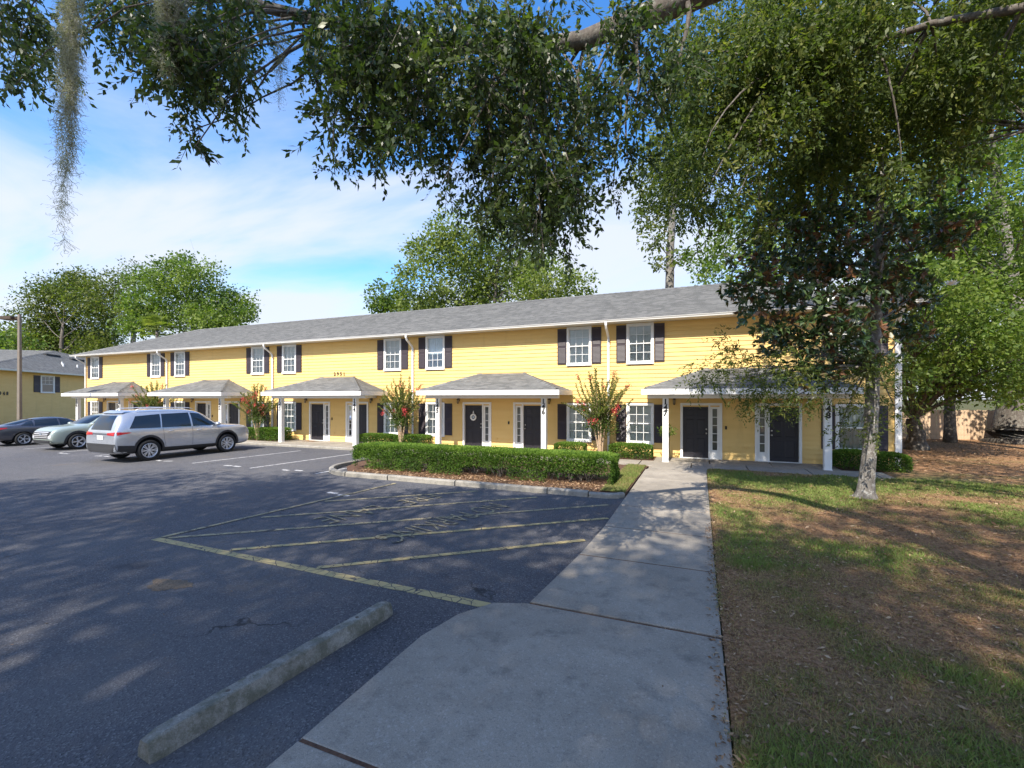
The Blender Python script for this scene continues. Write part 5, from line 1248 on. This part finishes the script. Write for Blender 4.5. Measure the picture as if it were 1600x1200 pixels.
def lift(q): x, y, z = q; k = max(0, (z-4)/6); return (x, y-6.0*k, z+6.6*k)
OVER_SHADE = [(x, y-6.2, z+6.8, r) for x, y, z, r in OVER_SHADE]  # unseen crown shaped for its ground shade, set back to admit more skylight
mainl = [[(5.0, -2.0, 3.4), (2, -4, 6.8), (-2, -5.5, 8.6), (-7, -6, 9.4)], [(5.2, -2.2, 3), (7, -5, 7), (7, -8, 9)], [(4.6, -1.5, 4.3), (4.8, -.6, 7.5), (5.4, .8, 10.2)], [(4.8, -1.8, 3.9), (0, -2.2, 7.6), (-5, -2.0, 9.2), (-11, -2.5, 9.8)], [(-2, -5.5, 8.6), (-9, -9, 9.8), (-15, -9.5, 10)]]
mainl = [[lift(p) for p in q] for q in mainl]
for q in mainl:
    pts = []; 
    for i in range(len(q)-1): pts += [Vector(q[i]).lerp(Vector(q[i+1]), j/3)-ob for j in range(3)]
    pts.append(Vector(q[-1])-ob); n = len(pts); m.tube(pts, [.30*(1-.8*i/(n-1)) for i in range(n)], 9, cap=False, jit=.06)
ends = [Vector(p) for q in mainl for p in q[1:]]
for (x, y, z, r) in OVER_SHADE:
    c = Vector((x, y, z)); s = min(ends, key=lambda p: (p-c).length)
    m.tube([p-ob for p in curve_pts(s, c, .1, 5)], [.06*(1-.8*i/5) for i in range(6)], 5, cap=False)
m.build('trunk', M['oakbark'], oak, True)
def twig_leaves(blobs, per_area, L, Wd, tw_len=(.35, .75), nleaf=22, hang=1.0):
    """hanging twigs: leaves set alternately along drooping shoots"""
    Vs, T, tw = [], [], []
    for (x, y, z, r) in blobs:
        nt = max(4, int(per_area*math.pi*r*r))
        d = unit(rng.normal(size=(nt, 3)))*(rng.random((nt, 1))**.45)*r
        tl = rng.uniform(*tw_len, nt)*min(1.0, .35+r)
        P0 = np.array([x, y, z]) + d*np.array([1, 1, .9]); P0[:, 2] += tl*.4
        dr = unit(rng.normal(size=(nt, 3))*np.array([.75, .75, .45]) + np.array([0, 0, -.75*hang]))
        s = (np.arange(nleaf)+.5)/nleaf
        C = P0[:, None, :] + dr[:, None, :]*(tl[:, None]*s[None, :])[..., None] + np.array([0, 0, -1.])*((tl[:, None]*s[None, :]**2)*.25)[..., None]
        C = C.reshape(-1, 3) + rng.normal(size=(nt*nleaf, 3))*.012
        ax = np.repeat(dr, nleaf, 0)
        sd = unit(np.cross(ax, rng.normal(size=ax.shape)))
        D = unit(ax*.75 + sd*.75)
        k = rng.uniform(.45, 1.35, len(C))
        Vs.append(leaf_quads(C, D, L*k, Wd*k, .15)); T.append(np.clip(np.repeat(rng.random(nt)**1.6, nleaf)*.75 + rng.random(nt*nleaf)*.25, 0, 1))
        tw.append((P0, P0+dr*tl[:, None]+np.array([0, 0, -1.])*(tl[:, None]*.25)))
    return np.concatenate(Vs), np.concatenate(T), tw
V, T, tw = twig_leaves(NEAR, 76, .074, .034)
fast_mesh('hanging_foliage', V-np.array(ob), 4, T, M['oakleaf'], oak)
tv = []
for a, b in tw:
    s = unit(np.cross(b-a, rng.normal(size=a.shape)))*.003
    tv.append(np.stack([a-s*1.3, a+s*1.3, b+s*.4, b-s*.4], 1).reshape(-1, 3))
fast_mesh('twigs', np.concatenate(tv)-np.array(ob), 4, None, M['oakbark'], oak)
V, T = clump_leaves(OVER_SHADE, 2.0, .22, .115, .1, .36, .3); fast_mesh('crown', V-np.array(ob), 4, T, M['oakleaf'], oak)

# --- laurel oak over the lawn, upper right
lo = empty('laurel_oak_tree', (10.2, 6.6, 0)); tag(lo, 'leafy oak spreading above the lawn at the upper right', 'tree')
lb = Vector(lo.location); m = MB()
m.tube([Vector(p)-lb for p in [(10.2, 6.6, -.2), (10.1, 6.7, .6), (9.7, 6.9, 3), (9.2, 7.3, 5.5), (8.6, 7.6, 7.5)]], [.62, .44, .38, .33, .26], 14, jit=.05)
trunkp = [Vector(p) for p in [(9.7, 6.9, 3.5), (9.2, 7.3, 5.5), (8.6, 7.6, 7.5)]]
lim2 = [[(9.2, 7.3, 5.5), (6.2, 8.4, 7.6), (3.4, 9.2, 8.4), (1.2, 9.2, 8.2)], [(8.6, 7.6, 7.5), (6.5, 8.8, 9.2), (4.5, 9.8, 10)], [(9.5, 7.1, 4.5), (7.0, 9.5, 6.2), (5.2, 10.4, 7.0)]]
MIDALL = MID + [(x+random.uniform(-.5, .5), y+random.uniform(.3, 1.3), z+random.uniform(.2, 1.2), r*1.1) for x, y, z, r in MID[::3]]
HIGH_SHADE = [(10.5, 8.5, 10, 2.4), (7.2, 10.5, 10.5, 2.0), (6.0, 7.0, 11, 1.9)]  # unseen upper masses added to shade the lawn
e2 = []
for q in lim2:
    pts = []
    for i in range(len(q)-1): pts += [Vector(q[i]).lerp(Vector(q[i+1]), j/3)-lb for j in range(3)]
    pts.append(Vector(q[-1])-lb); n = len(pts); m.tube(pts, [.11*(1-.75*i/(n-1)) for i in range(n)], 8, cap=False, jit=.06); e2 += [p+lb for p in pts]
for (x, y, z, r) in MIDALL+HIGH_SHADE:
    c = Vector((x, y, z)); s = min(e2+trunkp, key=lambda p: (p-c).length); m.tube([p-lb for p in curve_pts(s, c, .15, 5)], [.026*(1-.8*i/5) for i in range(6)], 5, cap=False)
m.build('trunk', M['oakbark'], lo, True)
V, T, tw = twig_leaves(MIDALL, 48, .095, .040, (.4, .9), 20)
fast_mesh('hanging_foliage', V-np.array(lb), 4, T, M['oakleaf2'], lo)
V, T = clump_leaves(HIGH_SHADE, 1.5, .20, .10, .1, .4, .3); fast_mesh('crown', V-np.array(lb), 4, T, M['oakleaf2'], lo)

# --- grey-barked tree on the lawn with magnolia foliage
mg = empty('magnolia_tree', (3.66, 13.24, 0)); tag(mg, 'grey mottled tree on the lawn with rust-backed dark leaves', 'tree')
mb_ = Vector(mg.location); m = MB()
tp = [(3.66, 13.24, -.15), (3.66, 13.24, .05), (3.67, 13.24, .22), (3.70, 13.25, .5), (3.76, 13.27, 1.2), (3.80, 13.28, 2.2), (3.83, 13.3, 3.2), (3.88, 13.3, 4.2), (3.93, 13.33, 5.4), (3.98, 13.38, 6.8), (4.02, 13.4, 8.6)]
tr_ = [.30, .26, .185, .16, .142, .138, .134, .127, .115, .09, .05]
m.tube([Vector(p)-mb_ for p in tp], tr_, 16, jit=.05)
for a in (20, 95, 160, 230, 300):
    a = R(a); m.tube([(.09*math.cos(a), .09*math.sin(a), .18), (.22*math.cos(a), .22*math.sin(a), .06), (.48*math.cos(a), .48*math.sin(a), -.03)], [.07, .05, .015], 7)
UP = [(3.0, 13.2, 7.4, 1.1), (4.8, 13.6, 7.6, 1.1), (3.8, 13.6, 8.8, 1.2), (2.4, 13.5, 8.6, 1.0), (5.6, 13.6, 9.2, 1.2), (4.0, 13.2, 10.2, 1.2), (2.6, 13.9, 10.2, 1.0), (5.2, 13.2, 6.2, .8), (6.2, 13.8, 10.5, 1.1), (1.6, 13.4, 7.6, .8), (4.4, 13.6, 11.6, 1.2), (3.0, 13.5, 11.4, 1.1)]
tpv = [Vector(p) for p in tp]
for (x, y, z, r) in MAG+SPRAY+UP:
    c = Vector((x, y, z)); s = min(range(6, len(tp)), key=lambda i: abs(tpv[i].z-(z-.25*(c-tpv[i]).length))+.2*(c-tpv[i]).length)
    q = curve_pts(tpv[s], c, .10, 6, .03); m.tube([p-mb_ for p in q], [tr_[s]*.20*(1-.85*i/6)+.004 for i in range(7)], 6, cap=False)
m.build('trunk', M['palebark'], mg, True)
# magnolia leaves sit in whorls at the shoot tips
Vs, T = [], []
for (x, y, z, r) in MAG+UP:
    nw = int(46*r*r/.35) if r < 1.0 else int(46*r*r/.6)
    c = np.array([x, y, z]) + unit(rng.normal(size=(nw, 3)))*(rng.random((nw, 1))**.5)*r*np.array([1.05, 1.0, .8])
    ax = unit(c-np.array([x, y, z])+rng.normal(size=(nw, 3))*.25*r+np.array([0, 0, .1]))
    whl = rng.random(nw)
    for j in range(9):
        sd = unit(np.cross(ax, rng.normal(size=ax.shape)))
        D = unit(ax*rng.uniform(.1, .9, (nw, 1))+sd); k = rng.uniform(.7, 1.2, nw)
        Vs.append(leaf_quads(c, D, .17*k, .068*k, .12)); T.append(np.clip(np.where(whl < .15, .72+.28*rng.random(nw), .7*rng.random(nw)), 0, 1))
fast_mesh('crown', np.concatenate(Vs)-np.array(mb_), 4, np.concatenate(T), M['magleaf'], mg)
V, T, tw = twig_leaves(SPRAY, 58, .085, .026, (.4, .8), 20, .5)
fast_mesh('lower_sprays', V-np.array(mb_), 4, T, M['oakleaf2'], mg)
fl = np.array([[5.15, 13.0, 4.95]]); Vs = []
for j in range(9): Vs.append(leaf_quads(fl, unit(np.array([[math.cos(j*.7), math.sin(j*.7)*.6-.4, .5+.3*(j % 3)]])), .16, .085))
fast_mesh('blossom', np.concatenate(Vs)-np.array(mb_), 4, np.ones(9), M['white'], mg)

# --- trees beyond and beside the building
make_tree('background_tree', 'tall light green tree rising behind the middle of the roof', (-18.5, 39, 0), [(-18.5, 39, 0), (-18.3, 39, 5), (-18, 38.8, 10), (-17.4, 38.8, 16)], .38, .10, CT + [(-19, 40, 9, 2.5), (-15, 40, 9, 2.5), (-22, 39, 9, 2)], M['goldleaf'], M['oakbark'], 2.1, .27, .16, 'trees behind the roof')
make_tree('background_tree', 'small bright green tree peeping over the roof left of the tall one', (-28.6, 38.5, 0), [(-28.6, 38.5, 0), (-28.5, 38.5, 6), (-28.4, 38.5, 11)], .2, .06, CTL, M['brightleaf'], M['oakbark'], 2.2, .26, .15, 'trees behind the roof')
make_tree('background_tree', 'slim tree with a pale ivy-clad trunk above the roof ridge', (-2.0, 36, 0), [(-2.0, 36, 0), (-2.0, 36, 8), (-2.1, 36, 13), (-1.6, 36, 20)], .46, .20, RT, M['oakleaf2'], M['palebark'], 2.0, .28, .15, 'trees behind the roof', limb_r=.2)
make_tree('background_tree', 'fresh green tree behind the right end of the roof', (3.6, 31.2, 0), [(3.6, 31.2, 0), (3.5, 31.2, 6), (3.2, 31, 12), (3.4, 31, 16)], .3, .08, RT2, M['brightleaf'], M['oakbark'], 1.5, .26, .14, 'trees behind the roof')
make_tree('background_tree', 'dark round live oak above the neighbouring building', (-112, 46, 0), [(-112, 46, 0), (-111, 46, 6), (-110, 46, 16)], .8, .2, LT1 + [(-118, 50, 12, 5), (-106, 50, 10, 5), (-126, 46, 12, 5)], M['oakleaf2'], M['oakbark'], 2.2, .42, .25, 'trees beyond the neighbouring building', shell=.15)
make_tree('background_tree', 'dense deep green tree left of the long roof', (-78, 49, 0), [(-78, 49, 0), (-78, 49, 8), (-77.5, 49, 17)], .6, .15, LT2 + [(-78, 50, 13, 4.5), (-71, 50, 13, 3.5)], M['brightleaf'], M['oakbark'], 2.3, .40, .25, 'trees beyond the neighbouring building', shell=.15)
make_tree('background_tree', 'pale dead-topped tree with bare branches behind the live oak', (-100, 52, 0), [(-100, 52, 0), (-100, 52, 10), (-99, 52, 22), (-99.5, 52, 26)], .6, .15, [(-104, 52, 25, 2.2), (-97, 52, 25.5, 2.0), (-100, 52, 27, 2.0), (-93, 52, 23, 2.2), (-108, 52, 24, 2.2), (-95, 50, 19, 3.0)], M['oakleaf2'], M['palebark'], .6, .36, .18, 'trees beyond the neighbouring building', limb_r=.7)
make_tree('background_tree', 'low leafy tree at the left picture edge behind the lamp post', (-86, 22, 0), [(-86, 22, 0), (-86, 22, 4), (-85.5, 22.4, 8)], .4, .1, [(-88, 22, 9, 3.2), (-83, 25, 9.5, 3.2), (-92, 28, 11, 3.5), (-84, 20, 7.5, 2.6), (-80.5, 29.5, 9, 2.6)], M['brightleaf'], M['oakbark'], 2.3, .36, .22, 'trees beyond the neighbouring building')
make_tree('lawn_tree', 'leaning pale-trunked tree at the right picture edge', (14.3, 27.6, 0), [(14.3, 27.6, 0), (13.7, 27.3, 3), (13.1, 27.1, 5.6), (12.3, 26.7, 10.5), (11.4, 26.3, 16.5)], .34, .16, [b for b in BACKR if b[2] > 6.5], M['brightleaf'], M['palebark'], 2.1, .17, .085, 'trees along the back fence', fork_at=.35)
make_tree('lawn_tree', 'small multi-stemmed tree beside the building corner', (9.2, 26.4, 0), [(9.2, 26.4, 0), (9.22, 26.4, .8), (9.1, 26.4, 1.5)], .34, .24, [b for b in BACKR if b[2] <= 6.5] + [(8.2, 25.6, 4.2, 1.3), (9.6, 25.6, 3.6, 1.2), (10.6, 26.6, 4.4, 1.4), (8.6, 27.4, 5, 1.5)], M['brightleaf'], M['oakbark'], 1.7, .15, .075, 'trees along the back fence', fork_at=.3, limb_r=.5)
make_tree('lawn_tree', 'huge flared oak trunk standing by the fence at far right', (15.4, 32.3, 0), [(15.4, 32.3, 0), (15.4, 32.3, 1.0), (15.5, 32.3, 5), (15.6, 32.2, 9)], .62, .45, [(14, 31.5, 8.5, 2.6), (17.5, 31.5, 8.5, 2.6), (16, 33, 11, 2.8), (13, 33, 11, 2.4), (19, 32, 11, 2.8), (15, 30, 6.3, 1.8), (18, 30, 6.0, 1.8)], M['brightleaf'], M['oakbark'], 1.5, .22, .12, 'trees along the back fence', flare=2.3, limb_r=.3)
make_tree('lawn_tree', 'straight slim trunk in front of the wooden fence', (12.4, 31.4, 0), [(12.4, 31.4, 0), (12.4, 31.4, 4), (12.5, 31.4, 9)], .25, .16, [(11.6, 31, 7.6, 2.0), (13.2, 31, 9, 2.2), (10.5, 32, 9.5, 2.2), (9.0, 32.5, 7, 2.0)], M['brightleaf'], M['oakbark'], 1.5, .22, .12, 'trees along the back fence', flare=1.3, limb_r=.3)

# --- palm behind the neighbouring roof
pl = empty('palm_tree', (-67.5, 38.0, 0)); tag(pl, 'cabbage palm with yellow-green fans above the left end of the roof', 'palm')
m = MB(); m.tube([(0, 0, -.1), (.1, 0, 4), (.0, 0, 11.5)], [.26, .20, .19], 10, jit=.06); m.build('trunk', M['oakbark'], pl, True)
for k in range(36):
    a = rng.uniform(0, 2*math.pi); el = rng.uniform(-.4, 1.3); d = Vector((math.cos(a)*math.cos(el), math.sin(a)*math.cos(el), math.sin(el)))
    s0 = Vector((0, 0, 11.6)); hub = s0+d*1.5; m = MB(); m.tube([s0, s0+d*.8+Vector((0, 0, .05)), hub], [.035, .03, .02], 5)
    sd = d.cross(Vector((0, 0, 1))); sd.normalize(); nn = sd.cross(d)
    for j in range(13):
        b = R(-85+170*j/12); q = (d*math.cos(b)+sd*math.sin(b)+nn*.1).normalized(); tip = hub+q*1.15+Vector((0, 0, -.25)); w = q.cross(nn).normalized()*.085
        m.add([hub, hub+q*.6+w, tip, hub+q*.6-w], [(0, 1, 2, 3)])
    o = m.build('frond', M['goldleaf'], pl); at_ = o.data.attributes.new('tint', 'FLOAT', 'FACE'); at_.data.foreach_set('value', rng.uniform(.3, 1, len(o.data.polygons)).astype(np.float32))

# --- crape myrtles between the porches
def crape(x, y, h, seed, label):
    random.seed(seed); root = empty('crape_myrtle', (x, y, .08)); tag(root, label, 'small tree', 'crape myrtles in front of the building')
    m = MB(); heads = []
    for k in range(6):
        a = 2*math.pi*k/6+random.uniform(-.3, .3); r = random.uniform(.10, .28); hh = random.uniform(1.15, 1.45)
        p = [(.05*math.cos(a), .05*math.sin(a), -.1), (.07*math.cos(a), .07*math.sin(a), .3), (r*.6*math.cos(a), r*.6*math.sin(a), .8), (r*math.cos(a), r*math.sin(a), hh)]
        m.tube(p, [.050, .042, .036, .030], 7); heads.append(Vector(p[-1]))
    Cs, Ds, Ts, fl_ = [], [], [], []
    for k in range(64):
        s = random.choice(heads); a = random.uniform(0, 2*math.pi); t = random.random()**.7*1.05
        L_ = random.uniform(.7, 1.0)*(h-1.35)*(1-.25*t)
        e = s+Vector((math.cos(a)*math.sin(t), math.sin(a)*math.sin(t)*.75, math.cos(t)))*L_
        q = curve_pts(s, e, .08, 6, .02); m.tube(q, [.011*(1-.75*i/6) for i in range(7)], 4, cap=False)
        n = int(L_*88); f = np.linspace(.12, 1, n)
        qa = np.array([list(p) for p in q]); idx = f*6; i0 = np.minimum(idx.astype(int), 5); fr = (idx-i0)[:, None]
        C = qa[i0]*(1-fr)+qa[i0+1]*fr; ax = unit(qa[i0+1]-qa[i0]); sd = unit(np.cross(ax, rng.normal(size=ax.shape)))
        Cs.append(C); Ds.append(unit(ax*.5+sd)); Ts.append(np.clip(.12+.5*f*random.uniform(.5, 1.2)+rng.normal(size=n)*.12, 0, .85))
        if random.random() < .12: fl_.append(e)
    for k in range(48):   # fuller leaves low in the head
        s = random.choice(heads); n = 40; C = np.array(list(s))+rng.normal(size=(n, 3))*np.array([.22, .2, .16]); Cs.append(C); Ds.append(unit(rng.normal(size=(n, 3)))); Ts.append(rng.random(n)*.35)
    m.build('stems', M['tanbark'], root, True)
    C = np.concatenate(Cs); k = rng.uniform(.7, 1.2, len(C)); fast_mesh('crown', leaf_quads(C, np.concatenate(Ds), .070*k, .040*k, .1), 4, np.concatenate(Ts), M['crape'], root)
    for j in range(6): fl_.append(Vector((random.uniform(-.75, .75), random.uniform(-.6, .1), random.uniform(1.4, 2.2))))
    for e in fl_:
        n = 46; C = np.array(list(e))+rng.normal(size=(n, 3))*np.array([.06, .06, .07]); fast_mesh('blossom', leaf_quads(C, unit(rng.normal(size=(n, 3))), .045, .040), 4, rng.random(n), M['flower'], root)
crape(-3.64, 17.95, 3.75, 3, 'crape myrtle with few red blossoms left of post 147')
crape(-13.17, 17.95, 3.55, 5, 'red-flowering crape myrtle between posts 144 and 145')
crape(-22.83, 17.95, 3.45, 8, 'red-flowering crape myrtle left of post 143')
crape(-32.24, 17.9, 3.6, 11, 'farthest crape myrtle, red blossoms just above the silver SUV')

# --- clipped shrubs and the island hedge
def bush(name, label, cat, x0, x1, y0, y1, z0, h, n, mat, L=.042, Wd=.026, round_=.25, group=None, gaps=0.0):
    root = empty(name, ((x0+x1)/2, (y0+y1)/2, z0)); tag(root, label, cat, group)
    hx, hy = (x1-x0)/2, (y1-y0)/2
    # rounded block: sample its skin, bulge it with noise, thicken inwards
    u = rng.uniform(-1, 1, (n, 3)); ax = rng.choice(3, n, p=[.18*hy/(hx+hy)+.10, .42, .48-.18*hy/(hx+hy)]); s = np.where(rng.random(n) < .5, -1, 1)
    u[np.arange(n), ax] = s
    k = ax == 2; u[k, 2] = 1
    ln = np.linalg.norm(u*np.array([.0, 1, 1]), axis=1, keepdims=True); f = np.clip(1.0/np.maximum(ln, 1), 0, 1); u[:, 1:] *= (1-round_) + round_*f
    e = 1 - round_*np.clip((np.abs(u[:, 0]) - (1-.35/hx))/(.35/hx), 0, 1)**2*.55; u[:, 1:] *= e[:, None]
    bulge = .86 + .20*vnoise(u[:, 0]*hx*3+u[:, 1]*2, u[:, 2]*2+u[:, 1]*3, 1.3, 4) + .07*rng.normal(size=n)
    dep = 1-.30*rng.random(n)**2.2
    C = np.stack([u[:, 0]*hx*(.97+.05*bulge), u[:, 1]*hy*bulge*dep, h*.5 + u[:, 2]*h*.5*(.9+.12*bulge)*dep], 1)
    C[:, 2] = np.maximum(C[:, 2], .05)
    if gaps > 0:
        low = (C[:, 2] < .38*h) & (vnoise(C[:, 0]+x0, C[:, 1]*.5, 1.2, 9) < gaps); C, u = C[~low], u[~low]
    nn = len(C); D = unit(u*np.array([.6, 1, 1])+rng.normal(size=(nn, 3))*.7+np.array([0, 0, .35])); q = rng.uniform(.7, 1.3, nn)
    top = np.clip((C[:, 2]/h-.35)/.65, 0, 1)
    T = np.clip(.22+.45*vnoise(C[:, 0]*2+x0, C[:, 2]*2+C[:, 1]*3, 1.0, 6)+.55*top**2*rng.random(nn)+.15*rng.normal(size=nn), 0, 1)  # sunlit top painted into the tint: upper leaves come out lighter
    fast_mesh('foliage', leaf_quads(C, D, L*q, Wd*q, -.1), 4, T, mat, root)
    # twiggy inside
    m = MB()
    for j in range(max(5, int((x1-x0)*7))):
        bx, by = random.uniform(-hx*.9, hx*.9), random.uniform(-hy*.45, hy*.45)
        for t in range(4): m.tube(curve_pts((bx, by, -.05), (bx+random.uniform(-.35, .35), by+random.uniform(-.35, .35)*min(1, hy/.4), h*random.uniform(.5, .8)), .1, 4), [.012, .010, .008, .006, .004], 4, cap=False)
    m.build('stems', M['oakbark'], root)
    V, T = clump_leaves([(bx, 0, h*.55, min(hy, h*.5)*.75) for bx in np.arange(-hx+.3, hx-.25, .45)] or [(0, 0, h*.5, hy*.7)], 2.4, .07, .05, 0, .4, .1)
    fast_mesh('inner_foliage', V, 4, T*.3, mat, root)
    return root
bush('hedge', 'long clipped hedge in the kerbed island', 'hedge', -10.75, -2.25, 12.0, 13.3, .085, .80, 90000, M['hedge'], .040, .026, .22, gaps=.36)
sg_ = 'clipped shrubs against the building'
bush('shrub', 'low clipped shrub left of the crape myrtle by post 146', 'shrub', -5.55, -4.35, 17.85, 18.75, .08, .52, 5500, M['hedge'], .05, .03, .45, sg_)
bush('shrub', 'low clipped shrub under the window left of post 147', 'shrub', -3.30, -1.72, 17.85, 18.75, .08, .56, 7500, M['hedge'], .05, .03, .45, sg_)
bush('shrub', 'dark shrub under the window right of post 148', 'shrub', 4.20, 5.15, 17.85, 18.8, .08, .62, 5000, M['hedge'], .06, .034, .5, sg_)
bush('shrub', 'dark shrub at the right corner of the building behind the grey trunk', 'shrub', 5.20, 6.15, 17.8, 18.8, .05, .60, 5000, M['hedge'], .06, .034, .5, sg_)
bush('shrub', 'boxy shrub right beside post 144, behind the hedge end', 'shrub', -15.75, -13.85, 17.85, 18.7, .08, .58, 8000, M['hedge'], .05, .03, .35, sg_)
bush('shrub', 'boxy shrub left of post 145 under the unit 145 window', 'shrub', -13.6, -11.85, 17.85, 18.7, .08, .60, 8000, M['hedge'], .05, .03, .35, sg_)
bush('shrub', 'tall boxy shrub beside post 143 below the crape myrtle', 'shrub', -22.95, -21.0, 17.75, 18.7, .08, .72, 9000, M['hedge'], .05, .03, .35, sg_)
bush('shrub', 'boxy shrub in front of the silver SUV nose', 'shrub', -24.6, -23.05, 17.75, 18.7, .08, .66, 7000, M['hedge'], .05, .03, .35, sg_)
# potted plant behind post 147
pp = empty('potted_plant', (-1.14, 18.0, .10)); tag(pp, 'leafy plant on a slim stand behind post 147', 'plant')
m = MB(); 
for k in range(3):
    a = 2*math.pi*k/3; m.tube([(.14*math.cos(a), .14*math.sin(a), 0), (.08*math.cos(a), .08*math.sin(a), .5), (.11*math.cos(a), .11*math.sin(a), .88)], .008, 5)
m.build('stand', M['black'], pp)
m = MB(); m.lathe([(0, .86), (.10, .86), (.13, 1.04), (.12, 1.04), (.10, 1.02), (0, 1.02)], 16); m.build('pot', M['bronze'], pp, True)
V, T = clump_leaves([(0, 0, 1.15, .22), (-.14, -.05, 1.08, .15), (.15, 0, 1.1, .15)], 1.6, .10, .04, .3, .3, .2); fast_mesh('leaves', V, 4, T, M['brightleaf'], pp)

# --- wooden fence at the back
fe = empty('wooden_fence', (6.0, 32.6, 0), math.atan2(2.2, 20)); tag(fe, 'sunlit board fence at the back of the lawn', 'fence')
m = MB(); m.box(-.068, .068, -.01, .01, 0.02, 1.78); pme = m.mesh('plank', bevel=.004)
for i in range(142):
    o = mesh_obj('plank', pme, M['wood'], fe); o.location = (i*.142, random.uniform(-.004, .004), random.uniform(-.02, .02)); o.rotation_euler = (0, random.uniform(-.006, .006), 0)
for z in (.35, 1.45): m = MB(); m.box(-.07, 20.1, .012, .05, z, z+.09); m.build('rail', M['wood'], fe)
for i in range(9): m = MB(); m.box(i*2.45-.05, i*2.45+.05, .052, .15, -.1, 1.75); m.build('fence_post', M['wood'], fe)
# stepping stone lying in the lawn by the corner
m = MB(); m.lathe([(0, .05), (.24, .05), (.27, .035), (.27, -.05)], 14); m.v = [(a*(1+.06*math.sin(3*math.atan2(b, a))), b*.8, c) for a, b, c in m.v]
o = m.build('stepping_stone', M['kerb'], None, True); o.location = (6.4, 17.4, .05); tag(o, 'flat round stone lying in the lawn near the building corner', 'stone')

# --- spanish moss: many thin tangled strands of unequal length
def moss(label, p, L_, w, n, seed, strands=16):
    r_ = np.random.default_rng(seed); out, tint = [], []
    for s in range(strands):
        f = r_.uniform(.25, 1.0) if s else 1.0; ls = L_*f; m_ = int(n/strands*(.4+f)); a = r_.uniform(0, 2*np.pi); rr = w*r_.random()**.6
        t = r_.random(m_); y0 = r_.uniform(0, .25)*L_*(1-f)
        ph = r_.uniform(0, 6, 3); amp = r_.uniform(.01, .035)
        close = np.clip(1-(t*ls+y0)/L_, 0, 1)
        rad = (.010+.020*r_.random())*np.sqrt(r_.random(m_))*np.clip((1-t)*2.2, .25, 1); b = r_.uniform(0, 2*np.pi, m_)
        z = -(y0+t*ls); drift = -.19*(-z/L_)*(L_/2.8)
        P = np.stack([rr*np.cos(a)*(.35+.65*close)+amp*np.sin(-z*3+ph[0])+drift+rad*np.cos(b), rr*np.sin(a)*(.35+.65*close)+amp*np.sin(-z*2.6+ph[1])+rad*np.sin(b), z], 1)
        d = unit(np.stack([np.cos(b)*.5, np.sin(b)*.5, -np.ones(m_)], 1)+r_.normal(size=(m_, 3))*.5); tt = np.clip(r_.random(m_)*.6+r_.random()*.4, 0, 1)
        for k in range(8):
            q = P+d*.020; sd = unit(np.cross(d, r_.normal(size=(m_, 3))))*.0015
            out.append(np.stack([P-sd, P+sd, q+sd, q-sd], 1)); tint.append(tt); P = q
            d = unit(d+r_.normal(size=(m_, 3))*.6+np.array([0, 0, -.2]))
    o = fast_mesh('spanish_moss', np.concatenate(out).reshape(-1, 3), 4, np.concatenate(tint), M['moss']); o.location = p
    tag(o, label, 'moss', 'spanish moss hanging from the live oak')
moss('long grey strand of spanish moss hanging at the upper left', (-5.72, 2.48, 6.75), 2.80, .085, 3600, 1)
moss('shorter bundle of moss right of the long strand', (-4.42, 2.62, 6.35), .95, .11, 2600, 2)
moss('thin wisp of moss in the sky gap right of the left foliage', (-4.2, 3.6, 6.6), .95, .03, 240, 3, 4)
